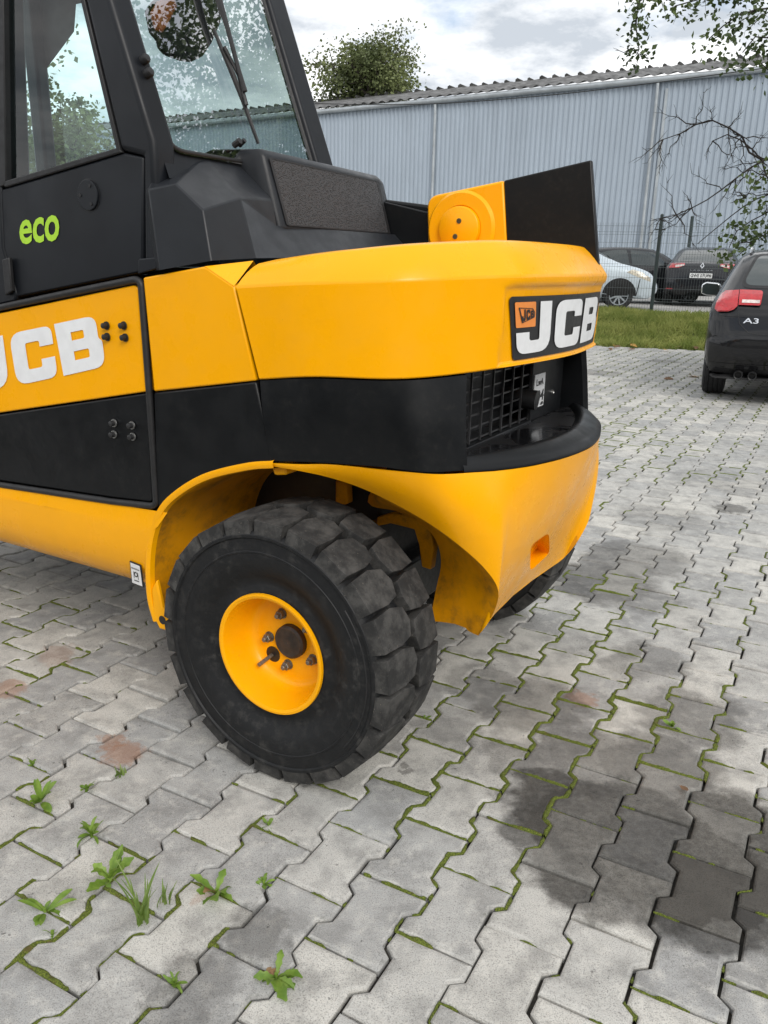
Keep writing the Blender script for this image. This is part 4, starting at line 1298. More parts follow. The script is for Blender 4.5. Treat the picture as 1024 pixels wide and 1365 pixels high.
add('front_post', *join(box(-1.58, -1.52, CV0, CV0 + .05, .95, 2.06), box(-1.58, -1.52, CV1 - .05, CV1, .95, 2.06)), 'cab', truck, bevel=.01)
add('windscreen', [(-1.55, CV0 + .05, 1.45), (-1.55, CV1 - .05, 1.45), (-1.55, CV1 - .05, 2.05), (-1.55, CV0 + .05, 2.05)], [(0, 1, 2, 3)], 'sideglass', truck)
# operator seat
st_ = []
sx = [(-.60, 1.02), (-.63, 1.25), (-.66, 1.40), (-.72, 1.46), (-.78, 1.44), (-.77, 1.35), (-.76, 1.22), (-1.10, 1.18), (-1.12, 1.06)]
add('seat', *prism([(a, .20, b) for a, b in sx], (0, .42, 0)), 'interior', truck, bevel=.04, segs=4)
# dark rounded headrest with an orange lamp beside it, seen through the rear glass
hd = [(214, 22), (224, 8), (243, -2), (300, -12), (296, 30), (284, 58), (272, 76), (256, 84), (240, 82), (231, 72), (229, 62), (220, 52)]
hp_ = [onglass(x, y, -.13) for x, y in hd]
add('headrest', *prism(hp_, (-.06, 0, .02)), 'interior', truck, bevel=.012, segs=3)
lm = [(213, 34), (210, 20), (219, 5), (234, -2), (238, 10), (232, 20), (224, 36), (217, 46)]
M['lens'] = simple('orange_lens', (0.75, 0.16, 0.02), 0.3, var=0.1)
add('orange_lamp', *prism([onglass(x, y, -.122) for x, y in lm], (-.03, 0, .01)), 'lens', truck, bevel=.006)
# wiper with arm, two washer knobs on the glass, small jet
wa = [onglass(x, y, .045) for x, y in ((284, -30), (293, 4), (303, 36), (318, 92), (327, 122))]
wiper = add('wiper_arm', *tube(wa, [.010, .009, .006, .0055, .006], 8), 'rubber', truck, smooth=40)
wb = [onglass(x, y, .024) for x, y in ((286, 39), (296, 66), (310, 98), (328, 145), (345, 191))]
add('wiper_blade', *tube(wb, [.003, .0055, .0075, .0055, .003], 6), 'rubber', wiper)
add('wiper_rubber', *tube([p + Vector((-.008, .006, 0)) for p in wb], .0028, 5), 'rubber', wiper)
add('wiper_yoke', *tube([onglass(x, y, .036) for x, y in ((299, 62), (318, 100), (329, 140))], .0045, 6), 'rubber', wiper)
for (x, y) in ((185, 85), (190, 103)):
    p = onglass(x, y, .010)
    k = empty('glass_knob', p, 0, truck)
    k.rotation_euler = (0, radians(-20), 0)
    add('knob_collar', *lathe([(0, .0122), (.006, .0122), (.006, .009)], 18, 'x'), 'steel', k, smooth=30)
    add('knob_cap', *lathe([(.004, .0095), (.026, .0105), (.030, .008), (.031, .0003)], 18, 'x'), 'rubber', k, smooth=40)
jp = onglass(312, 194, .012)
add('washer_jet', *join(tube([jp, jp + Vector((.02, 0, .01))], .008, 8), tube([jp + Vector((.0, .02, .002)), jp + Vector((.018, .02, .014))], .006, 8)), 'rubber', truck)

# ================================================================== WAREHOUSE
E_Z = 8.0
P1, P2 = gnd(420, 151, E_Z), gnd(1000, 96, E_Z)
wd = (P2 - P1); wd.z = 0; wd.normalize()
wn_ = Vector((wd.y, -wd.x, 0))
if wn_.y > 0: wn_ = -wn_                       # towards the camera
W_A, W_B = -34.0, (P2 - P1).length + 16.0
def make_sheet(name, c, var):
    t = NT(name)
    p = t.pos()
    mp = t.node('ShaderNodeMapping'); mp.inputs['Scale'].default_value = (1, 1, 0.12)
    t.l.new(p, mp.inputs[0])
    st = t.ramp(t.noise(mp.outputs[0], 2.2, 5, 0.65), 0.35, 0.75)
    col = t.mix(t.math('MULTIPLY', st, var), c, tuple(x * 0.72 for x in c))
    col = t.mix(t.math('MULTIPLY', t.ramp(t.noise(p, 0.35, 3), 0.4, 0.7), 0.25), col, tuple(x * 1.15 for x in c))
    t.base(col); t.rough(0.5)
    return t.m
M['sheet'] = make_sheet('pale_blue_grey_steel_sheet', (0.335, 0.39, 0.45), 0.45)
M['zinc'] = simple('galvanised_steel', (0.36, 0.39, 0.41), 0.45, metal=0.3, var=0.15, scale=2)
M['roofing'] = simple('weathered_fibre_cement', (0.11, 0.11, 0.11), 0.9, var=0.5, scale=1.2, bump=0.3, bscale=12)
M['roofdark'] = simple('lichen_dark_ridge', (0.055, 0.055, 0.052), 0.95, var=0.5, scale=3)
wh = empty('warehouse', P1 * 1.0, 0)
wh.location = (P1.x, P1.y, 0.3)
tag(wh, 'long warehouse of pale blue grey corrugated steel behind the parked cars', 'building')
def wl_(s, h, d):
    """along the wall, height above the yard, distance in front of it"""
    return wd * s + wn_ * d + Vector((0, 0, h))
H_W = E_Z - 0.3
V, Fc = [], []
s = W_A; pitch = 0.225
prof_r = [(0, 0), (.085, 0), (.112, .042), (.198, .042)]
cols = []
while s < W_B:
    for ds, d in prof_r:
        cols.append((s + ds, d))
    s += pitch
for h in (-.3, H_W):
    for sc, d in cols:
        V.append(wl_(sc, h, d))
add('wall_sheeting', V, grid_faces(2, len(cols)), 'sheet', wh)
add('end_wall', *prism([wl_(W_A, -.3, 0), wl_(W_A, H_W, 0), wl_(W_A, H_W + 2.4, -7), wl_(W_A, -.3, -7)], wd * .1), 'sheet', wh)
add('eaves_gutter', *tube([wl_(W_A, H_W + .02, .16), wl_(W_B, H_W + .02, .16)], .11, 10), 'zinc', wh, smooth=40)
add('verge_board', *prism([wl_(W_A, H_W + .03, .06), wl_(W_A, H_W + .15, .06), wl_(W_A, H_W + .15, .0), wl_(W_A, H_W + .03, 0)], wd * (W_B - W_A)), 'zinc', wh)
# roof sheets, wavy, rising to the ridge
V = []
cols = []
s = W_A
while s < W_B:
    for k in range(6):
        cols.append((s + .5 * k / 6, .05 * cos(2 * pi * k / 6)))
    s += .5
for hz, dd in ((H_W + .17, .25), (H_W + 1.72, -6.0)):
    for sc, wv in cols:
        V.append(wl_(sc, hz + wv, dd))
roof = add('roof_sheets', V, grid_faces(2, len(cols)), 'roofing', wh, smooth=60)
V2, F2 = [], []
s = W_A; kk = 0
while s < W_B:
    o = wl_(s, H_W + 1.72, -6.0)
    r_ = .085 + .05 * random.random()
    v_, f_ = tube([o + wn_ * .3, o - wn_ * .3], r_, 6)
    b = len(V2); V2 += v_; F2 += [tuple(i + b for i in q) for q in f_]
    s += .60 + .06 * random.random()
rg_ = add('ridge_caps', V2, F2, 'roofdark', roof); rg_['kind'] = 'stuff'
def wall_at(px, py):
    """a point on the sheeting under a pixel"""
    d = ray(px, py); o = EYE - Vector((P1.x, P1.y, 0.3))
    t = -(o.dot(wn_)) / d.dot(wn_)
    return (o + d * t).dot(wd)
for px in (580, 868):
    s = wall_at(px, 210)
    dp = add('downpipe', *tube([wl_(s, H_W - .1, .16), wl_(s, H_W - .5, .13), wl_(s, -.2, .13)], .062, 10), 'zinc', wh, smooth=40)
s = wall_at(878, 210)
add('corner_flashing', *prism([wl_(s, -.3, .045), wl_(s + .10, -.3, .045), wl_(s + .10, -.3, .075), wl_(s, -.3, .075)], (0, 0, H_W)), 'zinc', wh)
# sagging cable under the eaves
ca = [at_y(400, 138, 29), at_y(560, 139, 28), at_y(720, 128, 27), at_y(860, 112, 26), at_y(1040, 88, 25)]
cb = add('overhead_cable', *tube(catmull(ca, 40), .014, 5), 'rubber')
tag(cb, 'thin black overhead cable running along below the warehouse roof edge', 'cable')

# ================================================================== FENCE
M['postgreen'] = simple('dark_green_post', (0.022, 0.036, 0.036), 0.5, var=0.3, scale=4)
M['wire'] = simple('grey_green_wire', (0.07, 0.085, 0.085), 0.5, var=0.2, scale=4)
FB = at_y(868, 415, 16.6)
fd = Vector((0.965, -0.262, 0))
fence = empty('wire_fence', (FB.x, FB.y, 0.0))
tag(fence, 'dark green welded wire mesh fence along the top of the grass bank', 'fence')
fz = bank_z(FB.x, FB.y)
for k in range(-5, 4):
    p = fd * (2.52 * k)
    z0 = bank_z(FB.x + p.x, FB.y + p.y)
    add('fence_post', *join(tube([(p.x, p.y, z0 - .3), (p.x, p.y, z0 + 1.86)], .033, 10), tube([(p.x, p.y, z0 + 1.86), (p.x, p.y, z0 + 1.885)], [.036, .02], 10), tube([(p.x - .10, p.y, z0 + 1.60), (p.x + .10, p.y, z0 + 1.60)], .012, 6)), 'postgreen', fence, smooth=40)
for k in range(-5, 3):
    parts = []
    o = fd * (2.52 * k); nrm = Vector((fd.y, -fd.x, 0)) * .03
    z0 = bank_z(FB.x + o.x + fd.x * 1.26, FB.y + o.y + fd.y * 1.26)
    for i in range(50):
        a = o + fd * (.035 + .05 * i) + nrm
        parts.append(tube([(a.x, a.y, z0 + .03), (a.x, a.y, z0 + 1.72)], .0027, 3, False))
    for j, z in enumerate((.05, .25, .30, .50, .70, .90, .95, 1.15, 1.35, 1.5, 1.55, 1.66)):
        a, b = o + fd * .03 + nrm, o + fd * 2.49 + nrm
        parts.append(tube([(a.x, a.y, z0 + z), (b.x, b.y, z0 + z)], .0035, 3, False))
    w = add('mesh_panel', *join(*parts), 'wire', fence)
    w['kind'] = 'stuff'
# a second, plain post standing behind the parked dark saloon
pp = at_y(918, 330, 26.5)
post = add('steel_post', *join(tube([(pp.x, pp.y, .1), (pp.x, pp.y, 2.72)], .05, 8), tube([(pp.x, pp.y, 2.72), (pp.x, pp.y, 2.76)], [.06, .03], 8)), 'postgreen', None, smooth=40)
tag(post, 'thin dark steel post standing behind the dark saloon with the diamond badge', 'post')

# ================================================================== TREES
M['bark'] = simple('grey_brown_bark', (0.060, 0.050, 0.040), 0.95, var=0.4, scale=8, bump=0.6, bscale=30)
M['twig'] = simple('dark_twig_bark', (0.030, 0.025, 0.021), 0.9, var=0.3, scale=8)
M['leaf_a'] = make_leafmat('maple_leaves', (0.035, 0.060, 0.016), (0.10, 0.145, 0.036), 0.55, 0.28, 1.3)
M['leaf_b'] = make_leafmat('poplar_leaves', (0.085, 0.110, 0.040), (0.18, 0.21, 0.075), 0.6, 0.22, 0.5)
def leaf_cloud(pts, size, rnd, droop=0.3):
    V, Fc = [], []
    for c, k in pts:
        for _ in range(k):
            p = c[0] + Vector((rnd.gauss(0, c[1]), rnd.gauss(0, c[1]), rnd.gauss(0, c[1] * .8)))
            s = size * rnd.uniform(.6, 1.25)
            d = Vector((rnd.gauss(0, 1), rnd.gauss(0, 1), rnd.gauss(-droop, .6))).normalized()
            e = d.cross(Vector((rnd.gauss(0, 1), rnd.gauss(0, 1), rnd.gauss(0, 1)))).normalized()
            n = d.cross(e)
            b = len(V)
            V += [p, p + d * s * .45 + e * s * .36 + n * s * .06, p + d * s, p + d * s * .45 - e * s * .36 + n * s * .06]
            Fc += [(b, b + 1, b + 2), (b, b + 2, b + 3)]
    return V, Fc
def limb(a, b, r0, r1, rnd, wob=.12, n=7):
    pts, rs = [], []
    L = (b - a).length
    for i in range(n):
        t = i / (n - 1)
        q = a.lerp(b, t)
        if 0 < i < n - 1:
            q = q + Vector((rnd.gauss(0, 1), rnd.gauss(0, 1), rnd.gauss(0, 1))) * L * wob * .35
        pts.append(q); rs.append(r0 + (r1 - r0) * t)
    return pts, rs
def grow(root, crown_c, crown_r, n_main, seed, trunk_r, leaf, mat, nl, crown_shape=(1, 1, 1), name='broadleaf_tree', trunk_top=.45, clump=.35):
    rnd = random.Random(seed)
    t = empty(name, root)
    C0 = crown_c - root
    parts = []
    top = Vector((C0.x * .5, C0.y * .5, C0.z - crown_r * crown_shape[2] * trunk_top))
    p, r = limb(Vector((0, 0, -.2)), top, trunk_r, trunk_r * .6, rnd, .05, 8)
    parts.append(tube(p, r, 10))
    tips = []
    for i in range(n_main):
        a = 2 * pi * i / n_main + rnd.uniform(-.4, .4); el = rnd.uniform(-.35, 1.3)
        d = Vector((cos(a) * cos(el) * crown_shape[0], sin(a) * cos(el) * crown_shape[1], sin(el) * crown_shape[2])) * crown_r * rnd.uniform(.55, .95)
        e = C0 + d
        p, r = limb(top, e, trunk_r * .35, trunk_r * .05, rnd, .12, 7)
        parts.append(tube(p, r, 6))
        tips += [(q, 1) for q in p[3:]]
        for _ in range(4):
            st = p[rnd.randint(2, 5)]
            e2 = st + Vector((rnd.gauss(0, 1) * crown_shape[0], rnd.gauss(0, 1) * crown_shape[1], rnd.gauss(.25, .7) * crown_shape[2])) * crown_r * .34
            p2, r2 = limb(st, e2, trunk_r * .12, trunk_r * .02, rnd, .15, 5)
            parts.append(tube(p2, r2, 5))
            tips += [(q, 1) for q in p2[2:]]
    add('trunk', *join(*parts), 'bark', t, smooth=60)
    k = max(1, int(nl / len(tips)))
    cl = [((q, crown_r * clump * rnd.uniform(.5, 1.1) * .4), int(k * rnd.uniform(.3, 1.7))) for q, _ in tips]
    add('crown', *leaf_cloud(cl, leaf, rnd), mat, t)
    return t
# rounded tree showing above the warehouse roof
tc = at_y(492, 112, 50)
t1 = grow(Vector((tc.x, tc.y, .3)), Vector((tc.x, tc.y, tc.z + .2)), 2.9, 20, 21, .3, .19, 'leaf_b', 15000, (1.08, 1.08, .92), 'broadleaf_tree', .5, .42)
tag(t1, 'rounded green tree rising behind the warehouse roof', 'tree', 'trees around the yard')
# tree on the right whose boughs hang over the bank: trunk outside the picture
TRY = 14.4
def rp_(x, y, Y): return at_y(x, y, Y)
rt = Vector((9.1, 14.2, .1))
rtree = empty('maple_tree', rt)
tag(rtree, 'tree with bare lower twigs and leafy boughs reaching over the grass bank', 'tree', 'trees around the yard')
rr = random.Random(33)
parts, tw, cl = [], [], []
p, r = limb(Vector((0, 0, -.3)), Vector((-.3, .1, 7.5)), .20, .09, rr, .03, 9)
parts.append(tube(p, r, 12))
def bough(px, Y, r0, r1, from_z):
    pts = [Vector((-.1, 0, from_z))] + [rp_(x, y, Y + (14.2 - Y) * 0) - rt for x, y in px]
    c = catmull(pts, 22)
    parts.append(tube(c, [r0 + (r1 - r0) * (i / 21) ** .7 for i in range(22)], 7))
    return c
def twigs(c, n, L, i0=6, down=-.1, sub=3):
    for _ in range(n):
        i = rr.randint(i0, len(c) - 1)
        d = Vector((rr.gauss(-.35, .6), rr.gauss(0, .5), rr.gauss(down, .55))).normalized()
        e = c[i] + d * L * rr.uniform(.4, 1.2)
        p, r = limb(c[i], e, .010, .003, rr, .11, 6)
        tw.append(tube(p, r, 4, False))
        for _ in range(sub):
            st = p[rr.randint(1, 5)]
            e2 = st + (d + Vector((rr.gauss(0, .7), rr.gauss(0, .5), rr.gauss(0, .7)))).normalized() * L * .35 * rr.uniform(.4, 1.2)
            p2, r2 = limb(st, e2, .005, .002, rr, .10, 4)
            tw.append(tube(p2, r2, 3, False))
# bare boughs in front of the sheeting
c = bough([(1040, 210), (985, 178), (945, 160), (912, 176), (884, 186)], 13.6, .05, .006, 4.3); twigs(c, 26, .5, 6, -.1, 6)
c = bough([(1060, 250), (1010, 205), (975, 180), (950, 188)], 13.8, .035, .008, 4.1); twigs(c, 20, .5, 6, -.1, 6)
c = bough([(1060, 200), (1015, 215), (985, 235), (945, 265), (905, 285), (880, 292)], 13.5, .04, .006, 3.9); twigs(c, 32, .5, 6, -.1, 6)
c = bough([(1050, 250), (1000, 270), (960, 300), (930, 325)], 13.7, .03, .006, 3.4); twigs(c, 7, .5)
# leafy boughs along the top edge
for px, Y, dens in (([(1080, -60), (1010, -40), (930, -22), (860, -10), (848, 30), (852, 66)], 13.4, 1.25), ([(1090, 20), (1040, 10), (985, 20), (945, 52)], 13.0, .8), ([(1080, 90), (1050, 60), (1010, 48), (990, 70)], 12.8, .9), ([(1090, -40), (1030, -20), (960, -8), (900, 8)], 13.8, .55), ([(1100, 60), (1060, 80), (1030, 95), (1010, 80)], 13.2, .5)):
    c = bough(px, Y, .045, .008, 5.6); twigs(c, 9, .4, 6, -.2, 2)
    for i in range(9, 22, 1):
        cl.append(((c[i] + Vector((0, 0, -.06)), .12), int(30 * dens)))
# leafy lower sprays beside the parked car
for px, Y, dens in (([(1100, 180), (1050, 215), (1010, 240), (995, 262)], 12.6, 1.0), ([(1100, 240), (1060, 265), (1020, 285), (985, 305), (972, 330)], 12.5, 1.2), ([(1100, 300), (1050, 300), (1010, 318), (985, 340)], 12.4, 1.2)):
    c = bough(px, Y, .03, .006, 3.0); twigs(c, 7, .4, 8, 0, 2)
    for i in range(10, 22):
        cl.append(((c[i], .15), int(17 * dens)))
# the rest of the crown, outside the picture
for _ in range(46):
    a, e = rr.uniform(0, 2 * pi), rr.uniform(-.3, 1.4)
    q = Vector((-.2, 0, 7.2)) + Vector((cos(a) * cos(e) * 2.4, sin(a) * cos(e) * 2.6, sin(e) * 2.4)) * rr.uniform(.6, 1)
    if proj(rt + q)[0] < 1060 and proj(rt + q)[1] > -60:
        continue
    p, r = limb(Vector((-.3, 0, 5.8)), q, .05, .01, rr, .12, 6); parts.append(tube(p, r, 5))
    for u_ in p[2:]:
        cl.append(((u_, .35), 22))
add('trunk', *join(*parts), 'twig', rtree, smooth=60)
tg = add('twigs', *join(*tw), 'twig', rtree); tg['kind'] = 'stuff'
add('crown', *leaf_cloud([(a, int(k * 1.7)) for a, k in cl], .088, rr, .5), 'leaf_a', rtree)
# trees that stand outside the picture and show in the cab glass
for (x, y, h, r, sd) in ((6.2, 6.7, 6.3, 2.1, 41), (12.0, 3.0, 6.5, 3.0, 43)):
    g = grow(Vector((x, y, 0)), Vector((x, y, h)), r, 14, sd, .16, .07, 'leaf_a', 26000, (1, 1, 1.05), 'maple_tree', .6, .34)
    tag(g, 'full leafy tree at the side of the paved yard' if sd == 41 else 'taller leafy tree well to the side of the paved yard', 'tree', 'trees around the yard')
for (px, Y, h, r, sd) in ((-60, 30, 5.5, 3.0, 51), (90, 34, 5.0, 2.8, 52)):
    q = at_y(px, 200, Y)
    g = grow(Vector((q.x, q.y, .3)), Vector((q.x, q.y, h)), r, 11, sd, .22, .22, 'leaf_b', 5200, (1, 1, 1.05), 'broadleaf_tree', .6, .34)
    tag(g, 'loose tree beyond the forklift cab' if sd == 51 else 'wider loose tree next to the one beyond the forklift cab', 'tree', 'trees around the yard')

# unseen row of trees added behind the camera to darken reflections in black paint
rowt = grow(Vector((-9.0, -9.5, 0)), Vector((-9.0, -9.5, 4.6)), 3.4, 13, 71, .22, .26, 'leaf_a', 9000, (1.05, 1.05, 1.25), 'maple_tree', .7, .36)
tag(rowt, 'unseen leafy tree added behind the camera to darken reflections in black paint', 'tree', 'unseen row of trees added to darken reflections')
rowt.scale = (1, 1, .52)
for k, (x, y) in enumerate(((-14.5, -6.0), (-3.5, -11.5), (2.5, -12.0), (8.5, -10.5), (14.0, -7.5))):
    c = copy_tree(rowt); c.location = (x, y, 0); c.rotation_euler = (0, 0, 1.3 * k + .6); c.scale = (1, 1, .50 + .06 * (k % 3))

# ================================================================== WEEDS
M['weed'] = make_leafmat('weed_leaves', (0.12, 0.22, 0.025), (0.24, 0.36, 0.06), 0.5, 0.3, 40)
M['weed_dry'] = make_leafmat('dry_weed_leaf', (0.24, 0.13, 0.06), (0.34, 0.22, 0.10), 0.7, 0.2, 40)
M['blade'] = make_leafmat('grass_tuft_blades', (0.12, 0.20, 0.030), (0.21, 0.29, 0.075), 0.55, 0.3, 40)
def leaf_geo(L, W, bend, lobed, rnd):
    V, Fc = [], []
    n = 7
    for i in range(n + 1):
        t = i / n
        w = W * (sin(pi * min(1, (t * .985) ** 1.45)) ** .6) * (1 if not lobed else (.72 + .42 * (i % 2))) + W * .07 * (1 - t)
        x = L * t * cos(bend * t * .6); z = L * (sin(.55) * t * .9 - bend * t * t * .55)
        for s in (-1, 0, 1):
            V.append((x, s * w / 2, z + abs(s) * w * .18))
    Fc = grid_faces(n + 1, 3)
    return V, Fc
def weed(px, py, n, L, W, seed, label, up=.35, lobed=False, dry=0, mat='weed', name='weed', spread=1.0):
    rnd = random.Random(seed)
    g = gnd(px, py)
    w = empty(name, (g.x, g.y, -.004), rnd.uniform(0, 6))
    tag(w, label, 'weed' if name == 'weed' else 'grass tuft', 'weeds growing in the paving joints')
    n = n + 4
    for i in range(n):
        a = rnd.uniform(0, 2 * pi) if i % 3 else 2 * pi * i / n
        l = 1.12 * L * rnd.uniform(.32, 1.15) * (.6 if i < dry else 1)
        V, Fc = leaf_geo(l, W * rnd.uniform(.55, 1.0), rnd.uniform(.25, 1.1), lobed, rnd)
        o = add('leaf', V, Fc, 'weed_dry' if i < dry else mat, w, smooth=70)
        o.rotation_euler = (rnd.uniform(-.5, .5), -up * rnd.uniform(-.1, 1.3), a)
    st, _f = tube([(0, 0, -.01), (0, 0, .012)], [.004, .003], 6)
    add('crown', st, _f, 'weed', w)
    return w
weed(54, 1068, 8, .050, .020, 1, 'bright green weed with upright oval leaves, alone on its paving joint', .95)
weed(122, 1112, 12, .050, .013, 2, 'dense rosette weed with narrow pointed leaves, close to a pale block', .7)
weed(146, 1170, 9, .062, .022, 3, 'leafy weed growing directly behind the tall grass tuft', .7, True, 1)
weed(60, 1215, 8, .056, .016, 4, 'flat spreading rosette weed with long reddish stalks', .15)
weed(288, 1190, 6, .062, .024, 5, 'dandelion weed with toothed leaves and a dry brown base', .6, True, 2, spread=.8)
weed(352, 1178, 8, .028, .010, 6, 'small pale weed seedling in the joint beside the dandelion weed', .5)
weed(368, 1302, 9, .056, .022, 7, 'broad leaved weed with some brown leaves beside a dark stained block', .35, True, 2)
weed(232, 1310, 12, .024, .008, 8, 'tiny bushy weed at a joint corner, no taller than the moss', .6)
weed(115, 1050, 8, .024, .011, 9, 'tiny round leaved weed between two clean grey blocks', .6)
weed(358, 1100, 7, .024, .009, 10, 'tiny weed beside a pale yellowish block near the tyre', .6)
weed(45, 1018, 6, .022, .008, 11, 'tiny weed tucked into a joint near the rust stain', .5)
weed(897, 968, 4, .036, .014, 12, 'small weed with two upright leaves on the right of the oil stain', .9)
weed(566, 957, 7, .018, .007, 13, 'tiny weed beside the forklift tyre tread', .6)
weed(70, 1245, 9, .020, .004, 14, 'wispy weed seedling below the flat rosette weed', .6)
def tuft(px, py, n, H, seed, label):
    rnd = random.Random(seed)
    g = gnd(px, py)
    w = empty('grass_tuft', (g.x, g.y, -.004))
    tag(w, label, 'grass tuft', 'grass tufts in the paving joints')
    for i in range(n):
        a = rnd.uniform(0, 2 * pi); lean = rnd.uniform(.1, .75); h = H * rnd.uniform(.5, 1.1)
        V = []
        bx, by = rnd.gauss(0, .006), rnd.gauss(0, .006)
        for k in range(7):
            t = k / 6
            wq = .0028 * (1 - t) ** .6 + .0003
            r_ = h * lean * t ** 1.7
            V += [(bx + cos(a) * r_ - sin(a) * wq, by + sin(a) * r_ + cos(a) * wq, h * t * (1 - .25 * lean * t)), (bx + cos(a) * r_ + sin(a) * wq, by + sin(a) * r_ - cos(a) * wq, h * t * (1 - .25 * lean * t))]
        add('blade', V, grid_faces(7, 2), 'blade', w, smooth=70)
tuft(190, 1228, 17, .115, 61, 'tall grass tuft with long arching blades growing from the joints')
tuft(218, 1205, 9, .055, 62, 'shorter stiff grass tuft right beside the tall arching one')
tuft(158, 1032, 12, .026, 63, 'short grass tuft at the corner of the rust stained block')
# fallen leaves
M['dead'] = make_leafmat('fallen_leaf', (0.40, 0.20, 0.045), (0.52, 0.30, 0.06), 0.7, 0.2, 20)
M['dead_brown'] = make_leafmat('brown_fallen_leaf', (0.14, 0.075, 0.035), (0.22, 0.12, 0.06), 0.8, 0.15, 20)
def fallen(px, py, L, seed, label, mat, z=0.0, grp='fallen leaves'):
    rnd = random.Random(seed)
    g = gnd(px, py, z)
    V, Fc = leaf_geo(L, L * .75, .2, True, rnd)
    V = [(x, y, zz * .35) for x, y, zz in V]
    o = add('fallen_leaf', V, Fc, mat, None, smooth=70)
    o.location = (g.x, g.y, z + .006); o.rotation_euler = (rnd.uniform(-.25, .25), rnd.uniform(-.2, .1), rnd.uniform(0, 6))
    tag(o, label, 'leaf', grp)
fallen(921, 501, .17, 1, 'yellow fallen leaf lying on the paving beside the black hatchback', 'dead')
fallen(885, 506, .12, 2, 'dull brown fallen leaf on the paving near the yellow one', 'dead_brown')
for i in range(16):
    x = 800 + 150 * random.random()
    fallen(x, 463 - (x - 875) * .01 + random.uniform(-3, 5), random.uniform(.07, .14), 20 + i, 'dry brown leaf lying along the edge of the grass', random.choice(['dead', 'dead_brown', 'dead_brown']), 0.01, 'dry leaves along the grass edge')
fallen(915, 1272 - 220, .03, 90, 'small dry leaf scrap lying on the oil stained blocks', 'dead_brown')

# ================================================================== PARKED CARS   (local axes: x forward, y left, z up; origin on the ground under the middle of the rear bumper)
def car_paint(name, c, metal, rough):
    t = NT(name)
    o = t.objc()
    t.base(t.mix(t.ramp(t.noise(o, 2.5, 4), .35, .7), c, tuple(min(1, x * 1.12 + .002) for x in c)))
    t.b.inputs['Metallic'].default_value = metal
    t.rough(t.ramp(t.noise(o, 9, 4), .3, .7, rough, rough + .08))
    t.b.inputs['Coat Weight'].default_value = .7
    t.b.inputs['Coat Roughness'].default_value = .03
    t.b.inputs['Specular IOR Level'].default_value = .15
    return t.m
M['car_black'] = car_paint('black_car_paint', (.0035, .0037, .005), .0, .4)
M['car_dark'] = car_paint('anthracite_car_paint', (.010, .011, .014), .0, .4)
M['car_white'] = car_paint('silver_white_car_paint', (.56, .63, .68), .15, .35)
M['lamp_red'] = simple('red_lamp_lens', (.42, .010, .016), .12, var=.15, scale=25, coat=.8)
M['lamp_clear'] = simple('clear_lamp_lens', (.62, .55, .52), .15, var=.25, scale=30, coat=.8)
M['blackplastic'] = simple('black_trim_plastic', (.012, .012, .013), .55, var=.2)
M['plate_white'] = simple('number_plate_white', (.70, .71, .70), .45, var=.05)
